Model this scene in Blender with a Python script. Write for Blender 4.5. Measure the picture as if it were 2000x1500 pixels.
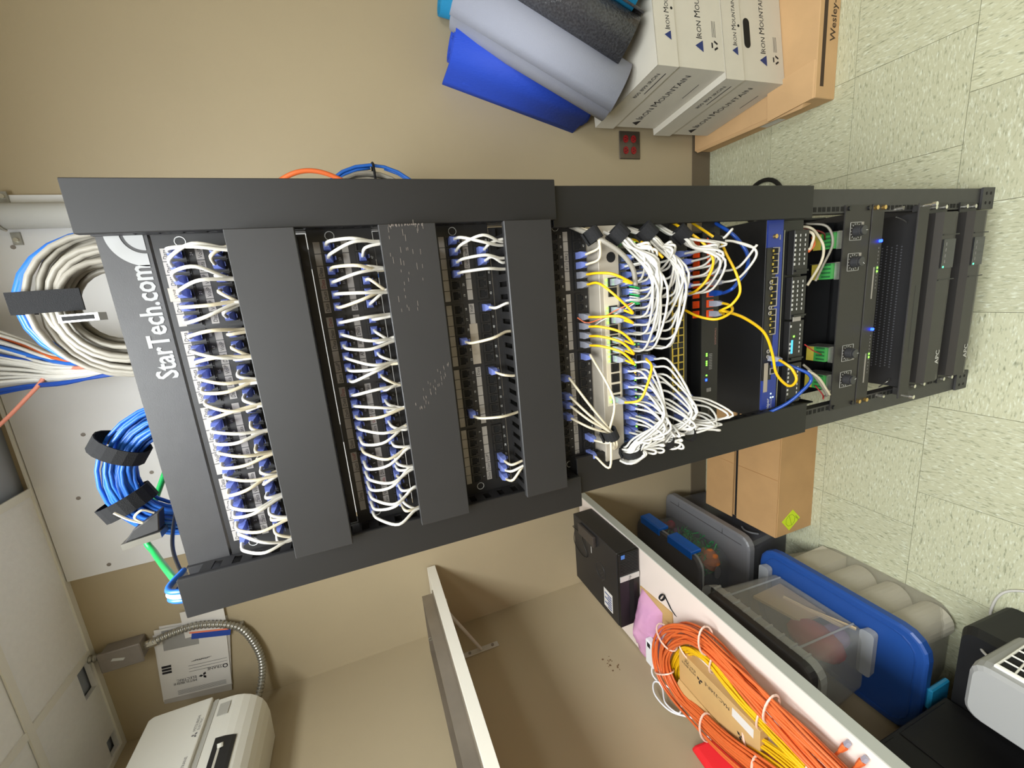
import bpy, bmesh, math, random
from mathutils import Vector, Matrix
random.seed(7)
S = bpy.context.scene
for o in list(bpy.data.objects): bpy.data.objects.remove(o)
COL = S.collection
PI = math.pi

# ------------------------------------------------------------------ camera
YAW, PITCH, ROLL = math.radians(13.106), math.radians(-19.098), math.radians(-9.459)
CAM = Vector((0.1175, -0.6776, 1.6601))
fwd = Vector((-math.sin(YAW)*math.cos(PITCH), math.cos(YAW)*math.cos(PITCH), math.sin(PITCH)))
rgt = Vector((math.cos(YAW), math.sin(YAW), 0)); upv = rgt.cross(fwd)
r2 = math.cos(ROLL)*rgt + math.sin(ROLL)*upv
u2 = -math.sin(ROLL)*rgt + math.cos(ROLL)*upv
cd = bpy.data.cameras.new('camera'); cam = bpy.data.objects.new('camera', cd); COL.objects.link(cam)
X, Y, Z = -u2, r2, -fwd          # the phone was held upright, its picture lies on its side
cam.matrix_world = Matrix(((X.x, Y.x, Z.x, CAM.x), (X.y, Y.y, Z.y, CAM.y), (X.z, Y.z, Z.z, CAM.z), (0, 0, 0, 1)))
cd.sensor_width = 36; cd.lens = 821.1/2000*36; cd.clip_start = 0.02
S.camera = cam

# ------------------------------------------------------------------ world, light, exposure
w = bpy.data.worlds.new('world'); S.world = w; w.use_nodes = True
w.node_tree.nodes['Background'].inputs[0].default_value = (1, 0.97, 0.92, 1)
w.node_tree.nodes['Background'].inputs[1].default_value = 0.25
S.view_settings.view_transform = 'Standard'; S.view_settings.look = 'None'
S.view_settings.gamma = 1; S.view_settings.use_curve_mapping = False
S.view_settings.exposure = 0.66
LIGHTS = [((-0.055, -0.5), (0.56, 1.12), 29), ((-0.055, -1.68), (0.56, 1.12), 22), ((1.125, -1.68), (0.56, 1.12), 18)]   # ceiling troffers: centre, size, watts; the last two are added as frontal fill

# ------------------------------------------------------------------ materials
def lin(c):
    return tuple(((v/255)/12.92 if v/255 <= 0.04045 else (((v/255)+0.055)/1.055)**2.4) for v in c)
MATS = {}
def mat(name, c, rough=0.5, metal=0.0, var=0.0, scale=20, emit=0, alpha=1, bump=0, bscale=200, coord='Object', stretch=None, spec=None):
    if name in MATS: return MATS[name]
    m = bpy.data.materials.new(name); m.use_nodes = True; MATS[name] = m
    nt = m.node_tree; b = nt.nodes['Principled BSDF']; L = nt.links
    col = lin(c)+(1,)
    b.inputs['Base Color'].default_value = col
    b.inputs['Roughness'].default_value = rough; b.inputs['Metallic'].default_value = metal
    if spec is not None: b.inputs['Specular IOR Level'].default_value = spec
    if alpha < 1: b.inputs['Alpha'].default_value = alpha
    if emit:
        b.inputs['Emission Color'].default_value = col; b.inputs['Emission Strength'].default_value = emit
    if var or bump:
        tc = nt.nodes.new('ShaderNodeTexCoord'); mp = nt.nodes.new('ShaderNodeMapping')
        L.new(tc.outputs[coord], mp.inputs[0])
        if stretch: mp.inputs['Scale'].default_value = stretch
    if var:
        n = nt.nodes.new('ShaderNodeTexNoise'); n.inputs['Scale'].default_value = scale; n.inputs['Detail'].default_value = 4
        L.new(mp.outputs[0], n.inputs[0])
        r = nt.nodes.new('ShaderNodeValToRGB'); L.new(n.outputs[0], r.inputs[0])
        r.color_ramp.elements[0].position = 0.3; r.color_ramp.elements[1].position = 0.7
        r.color_ramp.elements[0].color = tuple(v*(1-var) for v in col[:3])+(1,)
        r.color_ramp.elements[1].color = tuple(min(1, v*(1+var)) for v in col[:3])+(1,)
        L.new(r.outputs[0], b.inputs['Base Color'])
    if bump:
        n2 = nt.nodes.new('ShaderNodeTexNoise'); n2.inputs['Scale'].default_value = bscale; n2.inputs['Detail'].default_value = 2
        L.new(mp.outputs[0], n2.inputs[0])
        bp = nt.nodes.new('ShaderNodeBump'); bp.inputs['Strength'].default_value = bump; bp.inputs['Distance'].default_value = 0.002
        L.new(n2.outputs[0], bp.inputs['Height']); L.new(bp.outputs[0], b.inputs['Normal'])
    return m
def glassy(name, c, alpha, rough=0.2):
    return mat(name, c, rough, alpha=alpha)
def floor_mat(name, ang):
    m = bpy.data.materials.new(name); m.use_nodes = True; nt = m.node_tree; L = nt.links; b = nt.nodes['Principled BSDF']
    tc = nt.nodes.new('ShaderNodeTexCoord'); mp = nt.nodes.new('ShaderNodeMapping')
    L.new(tc.outputs['Generated'], mp.inputs[0])
    oi = nt.nodes.new('ShaderNodeObjectInfo'); va = nt.nodes.new('ShaderNodeVectorMath'); va.operation = 'SCALE'
    cmb = nt.nodes.new('ShaderNodeCombineXYZ')
    for k in range(3): L.new(oi.outputs['Random'], cmb.inputs[k])
    L.new(cmb.outputs[0], va.inputs[0]); va.inputs['Scale'].default_value = 57
    ad = nt.nodes.new('ShaderNodeVectorMath'); ad.operation = 'ADD'
    L.new(tc.outputs['Object'], ad.inputs[0]); L.new(va.outputs[0], ad.inputs[1]); L.new(ad.outputs[0], mp.inputs[0])
    mp.inputs['Scale'].default_value = (62, 230, 1) if ang else (230, 62, 1)
    vals = []
    for sc, p0, p1, off in ((1.0, 0.54, 0.76, 0), (0.9, 0.55, 0.80, 31)):
        n = nt.nodes.new('ShaderNodeTexNoise'); n.inputs['Scale'].default_value = sc; n.inputs['Detail'].default_value = 2
        a2 = nt.nodes.new('ShaderNodeVectorMath'); a2.operation = 'ADD'; a2.inputs[1].default_value = (off, off, 0)
        L.new(mp.outputs[0], a2.inputs[0]); L.new(a2.outputs[0], n.inputs[0])
        r = nt.nodes.new('ShaderNodeMapRange'); r.inputs[1].default_value = p0; r.inputs[2].default_value = p1
        L.new(n.outputs[0], r.inputs[0]); vals.append(r)
    base = lin((190, 190, 160)); 
    hs = nt.nodes.new('ShaderNodeHueSaturation'); hs.inputs['Color'].default_value = base+(1,)
    mr = nt.nodes.new('ShaderNodeMapRange'); mr.inputs[3].default_value = 0.93; mr.inputs[4].default_value = 1.05
    L.new(oi.outputs['Random'], mr.inputs[0]); L.new(mr.outputs[0], hs.inputs['Value'])
    m1 = nt.nodes.new('ShaderNodeMixRGB'); m1.inputs['Color2'].default_value = lin((216, 220, 200))+(1,)
    L.new(hs.outputs[0], m1.inputs['Color1']); L.new(vals[0].outputs[0], m1.inputs['Fac'])
    m2 = nt.nodes.new('ShaderNodeMixRGB'); m2.inputs['Color2'].default_value = lin((128, 131, 104))+(1,)
    L.new(m1.outputs[0], m2.inputs['Color1']); L.new(vals[1].outputs[0], m2.inputs['Fac'])
    L.new(m2.outputs[0], b.inputs['Base Color']); b.inputs['Roughness'].default_value = 0.38
    return m

M = {}
M['wall'] = mat('wall_paint', (172, 157, 128), 0.55, var=0.02, scale=3, bump=0.08, bscale=300)
M['ceil'] = mat('ceiling_tile', (232, 232, 232), 0.9, var=0.02, scale=60, bump=0.25, bscale=160)
M['bar'] = mat('grid_bar', (226, 224, 216), 0.5)
M['plenum'] = mat('plenum', (196, 200, 210), 0.9)
M['fa'] = floor_mat('floor_streak_x', 0); M['fb'] = floor_mat('floor_streak_y', 1)
M['joint'] = mat('floor_joint', (92, 88, 66), 0.9)
M['base'] = mat('baseboard', (104, 92, 74), 0.6)
M['black'] = mat('black_powder_coat', (52, 51, 51), 0.45, var=0.08, scale=40, bump=0.06, bscale=900)
M['duct'] = mat('duct_plastic_dimmed', (24, 23, 23), 0.5, var=0.07, scale=9)  # darker than the covers, standing in for weaker reflected light
M['cover'] = mat('cover_plastic', (37, 36, 36), 0.5, var=0.07, scale=9)
M['panel'] = mat('panel_black', (32, 31, 31), 0.45)
M['dark'] = mat('dark_plastic', (20, 20, 21), 0.4)
M['void'] = mat('void_black', (8, 8, 8), 0.8)
M['white'] = mat('white_print', (198, 198, 194), 0.6)
M['label'] = mat('paper_label', (156, 151, 143), 0.7)
M['logo'] = mat('logo_print', (150, 150, 148), 0.6)
M['tape'] = mat('tape_label', (164, 154, 138), 0.6)
M['ink'] = mat('ink', (28, 26, 30), 0.7)
M['redink'] = mat('red_ink', (130, 30, 40), 0.7)
M['plug'] = mat('blue_plug', (132, 148, 222), 0.15, alpha=0.86, spec=0.9)
M['clearplug'] = mat('clear_plug', (168, 170, 184), 0.15, alpha=0.75, spec=0.9)
M['cordw'] = mat('white_cord', (206, 203, 195), 0.4)
M['cordc'] = mat('cream_cord', (204, 194, 170), 0.45)
M['beige'] = mat('beige_cord', (140, 135, 124), 0.45, var=0.05, scale=60)
M['yellow'] = mat('yellow_cord', (226, 180, 18), 0.4)
M['orange'] = mat('orange_cord', (214, 102, 48), 0.42)
M['bluec'] = mat('blue_cord', (38, 100, 190), 0.35)
M['navy'] = mat('navy_cord', (22, 66, 150), 0.35)
M['green'] = mat('green_cord', (30, 160, 80), 0.4)
M['velcro'] = mat('black_hook_tape', (16, 16, 18), 0.9, bump=0.4, bscale=700)
M['cream'] = mat('cream_metal', (168, 160, 146), 0.5)
M['gold'] = mat('brass_jack', (205, 180, 80), 0.35, 0.4)
M['sonic'] = mat('orange_jack', (240, 84, 28), 0.45)
M['juni'] = mat('blue_bezel', (38, 58, 140), 0.45)
M['steel'] = mat('steel', (170, 168, 160), 0.3, 0.9)
M['chrome'] = mat('chrome_screw', (225, 222, 210), 0.2, 0.9)
M['brass'] = mat('brass_screw', (215, 180, 110), 0.25, 0.9)
M['ledg'] = mat('led_green', (110, 255, 60), 0.4, emit=3)
M['leda'] = mat('led_amber', (255, 190, 70), 0.4, emit=3)
M['ledb'] = mat('led_blue', (20, 50, 255), 0.4, emit=9)
M['ledw'] = mat('led_white', (190, 230, 220), 0.4, emit=2)
M['tagglow'] = mat('cyan_tag_glow', (70, 180, 240), 0.4, emit=0.6)
M['board'] = mat('white_board_paint', (222, 222, 222), 0.6, var=0.02, scale=8)
M['pvc'] = mat('grey_pipe_paint', (196, 196, 192), 0.45)
M['galv'] = mat('galvanised', (168, 166, 158), 0.35, 0.8, var=0.1, scale=60)
M['greybox'] = mat('cast_grey', (140, 132, 124), 0.6, 0.3, var=0.05, scale=50)
M['acw'] = mat('appliance_white', (226, 224, 214), 0.35)
M['acg'] = mat('appliance_grey', (176, 174, 166), 0.45)
M['paper'] = mat('paper', (216, 212, 206), 0.8)
M['kraft'] = mat('kraft_board', (186, 146, 98), 0.75, var=0.06, scale=10)
M['kraftl'] = mat('kraft_board_light', (204, 166, 120), 0.75, var=0.05, scale=10)
M['kraft2'] = mat('kraft_board_tan', (196, 160, 104), 0.7, var=0.05, scale=10)
M['fold'] = mat('kraft_shadow_fold', (168, 118, 68), 0.75)
M['carton'] = mat('white_carton', (206, 201, 188), 0.65, var=0.02, scale=14)
M['emblem'] = mat('navy_print', (32, 50, 110), 0.6)
M['table'] = mat('white_laminate', (228, 214, 204), 0.4)
M['tabedge'] = mat('grey_edge_band', (178, 180, 170), 0.5)
M['pc'] = mat('pc_black', (38, 37, 38), 0.4)
M['silver'] = mat('silver_trim', (205, 203, 200), 0.35, 0.2)
M['pink'] = mat('pink_antistatic', (226, 168, 206), 0.12, alpha=0.75, bump=0.5, bscale=45)
M['red'] = mat('red_fabric', (220, 26, 34), 0.75)
M['tie'] = mat('nylon_tie', (228, 196, 178), 0.4)

# ------------------------------------------------------------------ mesh helpers
TXT = {}
def text_geom(s, bold=0.0):
    k = (s, bold)
    if k in TXT: return TXT[k]
    cu = bpy.data.curves.new('t', 'FONT'); cu.body = s; cu.resolution_u = 2; cu.size = 1
    cu.offset = bold
    o = bpy.data.objects.new('t', cu); COL.objects.link(o)
    dg = bpy.context.evaluated_depsgraph_get()
    me = bpy.data.meshes.new_from_object(o.evaluated_get(dg))
    vs = [v.co.copy() for v in me.vertices]; fs = [tuple(p.vertices) for p in me.polygons]
    bpy.data.objects.remove(o); bpy.data.curves.remove(cu); bpy.data.meshes.remove(me)
    TXT[k] = (vs, fs); return TXT[k]

class MB:
    def __init__(s): s.v = []; s.f = []
    def add(s, vs, fs):
        n = len(s.v); s.v += [Vector(v) for v in vs]; s.f += [tuple(i+n for i in f) for f in fs]; return s
    def box(s, x0, x1, y0, y1, z0, z1, rz=0, c=None):
        vs = [Vector((x, y, z)) for z in (z0, z1) for y in (y0, y1) for x in (x0, x1)]
        if rz:
            c = c or ((x0+x1)/2, (y0+y1)/2); c = Vector((c[0], c[1], 0)); R = Matrix.Rotation(rz, 3, 'Z')
            vs = [R @ (v-c) + c for v in vs]
        return s.add(vs, [(0, 2, 3, 1), (4, 5, 7, 6), (0, 1, 5, 4), (2, 6, 7, 3), (0, 4, 6, 2), (1, 3, 7, 5)])
    def hexa(s, p):   # 8 points: bottom 4 ccw, top 4 ccw
        return s.add(p, [(3, 2, 1, 0), (4, 5, 6, 7), (0, 1, 5, 4), (1, 2, 6, 5), (2, 3, 7, 6), (3, 0, 4, 7)])
    def quad(s, a, b, c, d): return s.add([a, b, c, d], [(0, 1, 2, 3)])
    def prism(s, poly, h):   # poly: list of 3d points (planar, ccw seen from the h side), h: extrusion vector
        n = len(poly); h = Vector(h); P = [Vector(p) for p in poly]
        fs = [tuple(range(n, 2*n)), tuple(reversed(range(n)))]
        fs += [(i, (i+1) % n, n+(i+1) % n, n+i) for i in range(n)]
        return s.add(P+[p+h for p in P], fs)
    def tube(s, pts, r, n=6, caps=True, closed=False):
        P = [Vector(p) for p in pts]; m = len(P); rad = r if isinstance(r, (list, tuple)) else [r]*m
        vs = []; prev = None
        for i, p in enumerate(P):
            if closed: t = P[(i+1) % m]-P[i-1]
            else: t = P[min(i+1, m-1)]-P[max(i-1, 0)]
            t = t.normalized() if t.length > 1e-9 else Vector((0, 0, 1))
            if prev is None:
                a = Vector((0, 0, 1)) if abs(t.z) < 0.9 else Vector((1, 0, 0)); u = t.cross(a).normalized()
            else:
                u = prev - t*prev.dot(t); u = u.normalized() if u.length > 1e-6 else t.orthogonal().normalized()
            prev = u; v = t.cross(u)
            for k in range(n):
                a = 2*PI*k/n; vs.append(p+(u*math.cos(a)+v*math.sin(a))*rad[i])
        fs = []
        for i in range(m if closed else m-1):
            j = (i+1) % m
            for k in range(n): fs.append((i*n+k, i*n+(k+1) % n, j*n+(k+1) % n, j*n+k))
        if caps and not closed:
            fs.append(tuple(reversed(range(n)))); fs.append(tuple((m-1)*n+k for k in range(n)))
        return s.add(vs, fs)
    def cyl(s, a, b, r, n=12, r2=None):
        return s.tube([a, b], [r, r if r2 is None else r2], n)
    def loft(s, rings, cap0=True, cap1=True):
        n = len(rings[0]); vs = [p for R in rings for p in R]; fs = []
        for i in range(len(rings)-1):
            for k in range(n): fs.append((i*n+k, i*n+(k+1) % n, (i+1)*n+(k+1) % n, (i+1)*n+k))
        if cap0: fs.append(tuple(reversed(range(n))))
        if cap1: fs.append(tuple((len(rings)-1)*n+k for k in range(n)))
        return s.add(vs, fs)
    def text(s, t, o, xd, yd, size, align='L', bold=0.0, wide=1.0):
        vs, fs = text_geom(t, bold)
        if not vs: return s
        x0 = min(v.x for v in vs); x1 = max(v.x for v in vs)
        off = {'L': x0, 'C': (x0+x1)/2, 'R': x1}[align]
        xd = Vector(xd).normalized(); yd = Vector(yd).normalized(); o = Vector(o)
        return s.add([o+xd*((v.x-off)*size*wide)+yd*(v.y*size) for v in vs], fs)
    def sphere(s, c, r, n=12, m=8, sc=(1, 1, 1)):
        c = Vector(c); vs = [c+Vector((0, 0, r*sc[2]))]
        for i in range(1, m):
            a = PI*i/m
            for k in range(n):
                b = 2*PI*k/n; vs.append(c+Vector((r*sc[0]*math.sin(a)*math.cos(b), r*sc[1]*math.sin(a)*math.sin(b), r*sc[2]*math.cos(a))))
        vs.append(c-Vector((0, 0, r*sc[2]))); fs = []
        for k in range(n): fs.append((0, 1+k, 1+(k+1) % n))
        for i in range(m-2):
            for k in range(n): fs.append((1+i*n+k, 1+(i+1)*n+k, 1+(i+1)*n+(k+1) % n, 1+i*n+(k+1) % n))
        e = len(vs)-1
        for k in range(n): fs.append((e, 1+(m-2)*n+(k+1) % n, 1+(m-2)*n+k))
        return s.add(vs, fs)
    def mesh(s, name, m, smooth=False, origin=None):
        if origin is None:
            xs = [v.x for v in s.v]; ys = [v.y for v in s.v]; zs = [v.z for v in s.v]
            origin = Vector(((min(xs)+max(xs))/2, (min(ys)+max(ys))/2, min(zs)))
        me = bpy.data.meshes.new(name); me.from_pydata([tuple(v-origin) for v in s.v], [], s.f); me.update()
        me.materials.append(m)
        if smooth: me.shade_smooth() if hasattr(me, 'shade_smooth') else [setattr(p, 'use_smooth', True) for p in me.polygons]
        return me, origin
    def build(s, name, m, parent=None, smooth=False, bevel=0, seg=1):
        me, o = s.mesh(name, M[m] if isinstance(m, str) else m, smooth)
        return place(name, me, o, parent, bevel, seg)
def place(name, me, loc, parent=None, bevel=0, seg=1, rot=None):
    ob = bpy.data.objects.new(name, me); COL.objects.link(ob)
    ob.matrix_basis = Matrix.Translation(loc) @ (rot.to_4x4() if rot else Matrix.Identity(4))
    if parent is not None:
        ob.parent = parent; ob.matrix_parent_inverse = wm(parent).inverted()
    if bevel:
        b = ob.modifiers.new('bevel', 'BEVEL'); b.width = bevel; b.segments = seg; b.limit_method = 'ANGLE'
    return ob
def wm(o):
    m = o.matrix_basis.copy()
    if o.parent: m = wm(o.parent) @ o.matrix_parent_inverse @ m
    return m
def tag(o, label=None, cat=None, group=None, kind=None):
    if label: o['label'] = label
    if cat: o['category'] = cat
    if group: o['group'] = group
    if kind: o['kind'] = kind
    return o
def thing(name, loc, label, cat, group=None):
    o = bpy.data.objects.new(name, None); COL.objects.link(o); o.matrix_basis = Matrix.Translation(Vector(loc))
    o.empty_display_size = 0.02
    return tag(o, label, cat, group)
def box(*a, **k): return MB().box(*a, **k)
def spline(pts, n=8):
    P = [Vector(p) for p in pts]; Q = [P[0]*2-P[1]]+P+[P[-1]*2-P[-2]]; out = []
    for i in range(1, len(Q)-2):
        a, b, c, d = Q[i-1:i+3]
        for k in range(n):
            t = k/n
            out.append(0.5*((2*b)+(c-a)*t+(2*a-5*b+4*c-d)*t*t+(3*b-a-3*c+d)*t**3))
    out.append(P[-1]); return out
def rrect(x0, x1, y0, y1, z, r, n=4):
    out = []
    for cx, cy, a0 in ((x1-r, y1-r, 0), (x0+r, y1-r, PI/2), (x0+r, y0+r, PI), (x1-r, y0+r, 1.5*PI)):
        for k in range(n+1):
            a = a0+PI/2*k/n; out.append(Vector((cx+r*math.cos(a), cy+r*math.sin(a), z)))
    return out
def struct(name, mb, m, parent=None, **k):
    o = mb.build(name, m, parent, **k)
    if parent is None: o['kind'] = 'structure'
    return o
ONES = 'zero one two three four five six seven eight nine ten eleven twelve thirteen fourteen fifteen sixteen seventeen eighteen nineteen'.split()
def NW(n): return ONES[n] if n < 20 else ('twenty', 'thirty', 'forty')[n//10-2]+('' if n % 10 == 0 else '-'+ONES[n % 10])
ORD = 'first second third fourth fifth sixth seventh eighth ninth tenth eleventh twelfth thirteenth fourteenth fifteenth sixteenth seventeenth eighteenth nineteenth twentieth twenty-first twenty-second twenty-third twenty-fourth'.split()
def rj(a): return random.uniform(-a, a)

# ================================================================== the room
XL, XR, YB, YF, ZC = -1.34, 2.3, 0.983, -2.7, 2.66
floor = struct('floor', box(XL-0.1, XR+0.1, YF-0.1, YB+0.1, -0.06, -0.0035), 'joint')
TS = 0.296; g = 0.0006
TILE = {}
for j in range(-3, 5):
    y0 = 0.0745+(j-1)*TS; y1 = y0+TS
    xo = 0.4066 if y0 > 0.05 else 0.5365
    for i in range(-7, 8):
        x0 = xo+i*TS; x1 = x0+TS
        a0, a1, b0, b1 = max(x0, XL), min(x1, XR), max(y0, YF), min(y1, YB)
        if a1-a0 < 0.01 or b1-b0 < 0.01: continue
        key = (round(a1-a0, 3), round(b1-b0, 3), (i+j) % 2)
        if key not in TILE:
            me = box(g, a1-a0-g, g, b1-b0-g, -0.0035, 0).mesh('floor_tile', M['fb' if (i+j) % 2 else 'fa'], origin=Vector((0, 0, 0)))[0]
            TILE[key] = me
        place('floor_tile', TILE[key], Vector((a0, b0, 0)), floor)
struct('wall_back', box(XL-0.12, XR+0.12, YB, YB+0.12, 0, 2.76), 'wall')
struct('wall_left', box(XL-0.12, XL, YF-0.12, YB, 0, 2.76), 'wall')
struct('wall_right', box(XR, XR+0.12, YF-0.12, YB, 0, 2.76), 'wall')
struct('wall_front', box(XL, XR, YF-0.12, YF, 0, 2.76), 'wall')
struct('baseboard_back', box(XL+0.006, XR, YB-0.006, YB, 0, 0.1), 'base')
struct('baseboard_left', box(XL, XL+0.006, YF, YB-0.006, 0, 0.1), 'base')
ceiling = struct('ceiling', box(XL-0.12, XR+0.12, YF-0.12, YB+0.12, 2.76, 2.86), 'plenum')
gx = [XL, -0.94, -0.35, 0.24, 0.83, 1.42, 2.01, XR]; gy = [YB, 0.68, 0.09, -0.5, -1.09, -1.68, -2.27, YF]
def clear_of_lights(x0, x1, y0, y1):
    for (lx, ly), (sx, sy), p in LIGHTS:
        if x0 < lx < x1 and abs((y0+y1)/2-ly) < sy/2: return False
    return True
for i in range(len(gx)-1):
    for j in range(len(gy)-1):
        x0, x1, y1, y0 = gx[i], gx[i+1], gy[j], gy[j+1]
        if i == 2 and j == 0: continue            # the lifted-out tile above the rack
        if not clear_of_lights(x0, x1, y0, y1): continue
        mb = MB(); z0, z1 = ZC+0.003, ZC+0.018
        if i == 0 and j == 0:                     # two rough cut-outs against the wall
            mb.box(x0, -1.314, y0, y1, z0, z1).box(-1.314, -1.25, y0, 0.907, z0, z1).box(-1.314, -1.25, 0.957, y1, z0, z1)
            mb.box(-1.25, -1.058, y0, y1, z0, z1).box(-1.058, -0.955, y0, 0.891, z0, z1).box(-1.058, -0.955, 0.953, y1, z0, z1).box(-0.955, x1, y0, y1, z0, z1)
        else: mb.box(x0, x1, y0, y1, z0, z1)
        mb.build('ceiling_tile', 'ceil', ceiling)
for x in gx[1:-1]: box(x-0.012, x+0.012, YF, YB, ZC-0.002, ZC+0.003).build('grid_bar', 'bar', ceiling)
for y in gy[1:-1]: box(XL, XR, y-0.012, y+0.012, ZC-0.0035, ZC+0.0015).build('grid_bar', 'bar', ceiling)
box(XL, XR, YB-0.022, YB-0.0005, ZC-0.003, ZC+0.003).build('wall_angle', 'bar', ceiling)
box(XL+0.0005, XL+0.022, YF, YB-0.022, ZC-0.003, ZC+0.003).build('wall_angle', 'bar', ceiling)
box(XL+0.001, 0.30, 0.66, YB-0.001, 2.686, 2.700).build('plenum_bounce_panel', mat('plenum_grey', (160, 166, 178), 0.8), ceiling)  # added close above the openings to catch room light and read grey
M['diffuser'] = mat('lamp_diffuser', (248, 250, 255), 0.5, emit=2)
for n, ((lx, ly), (sx, sy), p) in enumerate(LIGHTS):
    t = thing('ceiling_light', (lx, ly, ZC), ['recessed ceiling light panel over the rack', 'added fill light panel in the ceiling behind the camera', 'added fill light panel in the ceiling to the right of the camera'][n], 'light', 'ceiling light panels')
    x0, x1, y0, y1 = lx-sx/2-0.012, lx+sx/2+0.012, ly-sy/2-0.02, ly+sy/2+0.02
    MB().box(x0, x1, y0, y1, ZC+0.05, ZC+0.06).box(x0, x0+0.02, y0, y1, ZC, ZC+0.05).box(x1-0.02, x1, y0, y1, ZC, ZC+0.05).box(x0+0.02, x1-0.02, y0, y0+0.02, ZC, ZC+0.05).box(x0+0.02, x1-0.02, y1-0.02, y1, ZC, ZC+0.05).build('lamp_housing', 'bar', t)
    box(x0+0.021, x1-0.021, y0+0.021, y1-0.021, ZC+0.012, ZC+0.016).build('diffuser', 'diffuser', t)
    ld = bpy.data.lights.new('lamp_light', 'AREA'); ld.shape = 'RECTANGLE'; ld.size = sx-0.03; ld.size_y = sy-0.03
    ld.energy = p; ld.color = (0.93, 0.98, 1.0)
    lo = bpy.data.objects.new('lamp_light', ld); COL.objects.link(lo); lo.location = (lx, ly, ZC+0.006)

# ================================================================== the rack
U = 0.04445
rack = thing('server_rack', (0, 0.3, 0), 'tall black open-frame server rack with white lettering on its top bar', 'rack')
def post(xa, xb, y0, name='post'):
    s = 1 if xb > 0 else -1
    mb = MB()
    xi, xo = (xa, xb) if abs(xa) < abs(xb) else (xb, xa)
    mb.box(min(xi, xo), max(xi, xo), y0, y0+0.003, 0.0, 1.935)
    xs = xo-s*0.003
    mb.box(min(xs, xo), max(xs, xo), y0+0.003, y0+0.06, 0.0, 1.935)
    xs = xi+s*0.003
    mb.box(min(xi, xs), max(xi, xs), y0+0.003, y0+0.02, 0.0, 1.935)
    p = mb.build(name, 'black', rack)
    hb = MB(); xc = s*0.2335
    for k in range(1, 41):
        for d in (0.0065, 0.0222, 0.0379):
            z = 0.04+U*(k-1)+d
            if z < 1.9: hb.box(xc-0.005, xc+0.005, y0-0.0004, y0, z-0.005, z+0.005)
    tag(hb.build('mounting_holes', 'void', p), kind='stuff')
    return p
for s in (-1, 1):
    post(s*0.2245, s*0.275, 0.0); post(s*0.2245, s*0.275, 0.62)
hd = MB().box(-0.275, 0.275, -0.003, 0.0, 1.8845, 1.936).box(-0.275, 0.275, 0.0, 0.05, 1.933, 1.936).box(-0.275, 0.275, 0.0, 0.03, 1.8845, 1.8875).build('top_bar', 'black', rack)
MB().text('StarTech.com', (0.0445, -0.0036, 1.8895), (1, 0, 0), (0, 0, 1), 0.0335, bold=0.022, wide=0.78).build('lettering', 'logo', hd)
def arc_ring(cx, cz, r0, r1, a0, a1, y, n=16):
    mb = MB(); vs = []; fs = []
    for k in range(n+1):
        a = a0+(a1-a0)*k/n
        vs += [(cx+r0*math.cos(a), y, cz+r0*math.sin(a)), (cx+r1*math.cos(a), y, cz+r1*math.sin(a))]
    for k in range(n): fs.append((2*k, 2*k+1, 2*k+3, 2*k+2))
    return mb.add(vs, fs)
lg = arc_ring(0.2274, 1.8885, 0.0239, 0.0394, PI/2, PI, -0.0036)
lg2 = arc_ring(0.2274, 1.8885, 0.0001, 0.0200, PI/2, PI, -0.0036); lg.add(lg2.v, lg2.f); lg.build('emblem', 'logo', hd)
MB().box(-0.275, 0.275, 0.62, 0.623, 1.8845, 1.936).build('top_bar', 'black', rack)
for s in (-1, 1):
    MB().box(min(s*0.272, s*0.275), max(s*0.272, s*0.275), 0.06, 0.62, 1.87, 1.93).build('side_rail', 'black', rack)
    MB().box(min(s*0.225, s*0.275), max(s*0.225, s*0.275), 0.06, 0.62, 0.012, 0.035).build('base_rail', 'black', rack)
    ft = MB().box(min(s*0.2225, s*0.2765), max(s*0.2225, s*0.2765), -0.0055, -0.0005, 0.0, 0.055).build('foot_bracket', 'black', rack)
    hb = MB()
    for dx in (0.238, 0.262):
        for z in (0.018, 0.038): hb.cyl((s*dx, -0.0058, z), (s*dx, -0.0055, z), 0.0042, 10)
    hb.build('bolt_holes', 'void', ft)

# ---- vertical cable ducts (front of the posts)
def finger_wall(x0, x1, y0, y1, z0, z1, pitch=0.0254, slot=0.011, closed=0.012):
    mb = MB(); z = z0
    while z+pitch <= z1+1e-6:
        mb.box(x0, x1, y0+0.006, y1-0.008, z, z+pitch-slot)
        z += pitch
    mb.box(x0, x1, y0, y0+0.006, z0, z1); mb.box(x0, x1, y1-0.008, y1, z0, z1)
    return mb
def vduct(s, z0, z1, yf, wo, wi, label):
    xo, xi = s*wo, s*wi; xa, xb = min(xo, xi), max(xo, xi)
    t = thing('vertical_cable_duct', ((xa+xb)/2, yf, z0), label, 'cable duct', 'vertical cable ducts')
    c = MB().box(xa, xb, yf, yf+0.0025, z0, z1).box(xo-(0.0025 if s > 0 else 0), xo+(0 if s > 0 else 0.0025), yf+0.0025, yf+0.014, z0, z1).box(xi-(0 if s > 0 else 0.0025), xi+(0.0025 if s > 0 else 0), yf+0.0025, yf+0.010, z0, z1)
    c.build('cover', 'duct', t, bevel=0.0008)
    yb = 0.0 if yf < -0.02 else 0.030
    xi2 = xi+s*0.003; a, b = min(xi2, xi2+s*0.002), max(xi2, xi2+s*0.002)
    finger_wall(a, b, yf+0.004, yb-0.0005, z0, z1).build('finger_wall', 'cover', t)
    xo2 = xo-s*0.005; a, b = min(xo2, xo2+s*0.002), max(xo2, xo2+s*0.002)
    finger_wall(a, b, yf+0.004, -0.0005 , z0, z1).build('finger_wall', 'cover', t)
    box(xa+0.006, xb-0.006, -0.0035, -0.0008, z0, z1).build('back_plate', 'panel', t)
    return t
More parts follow.
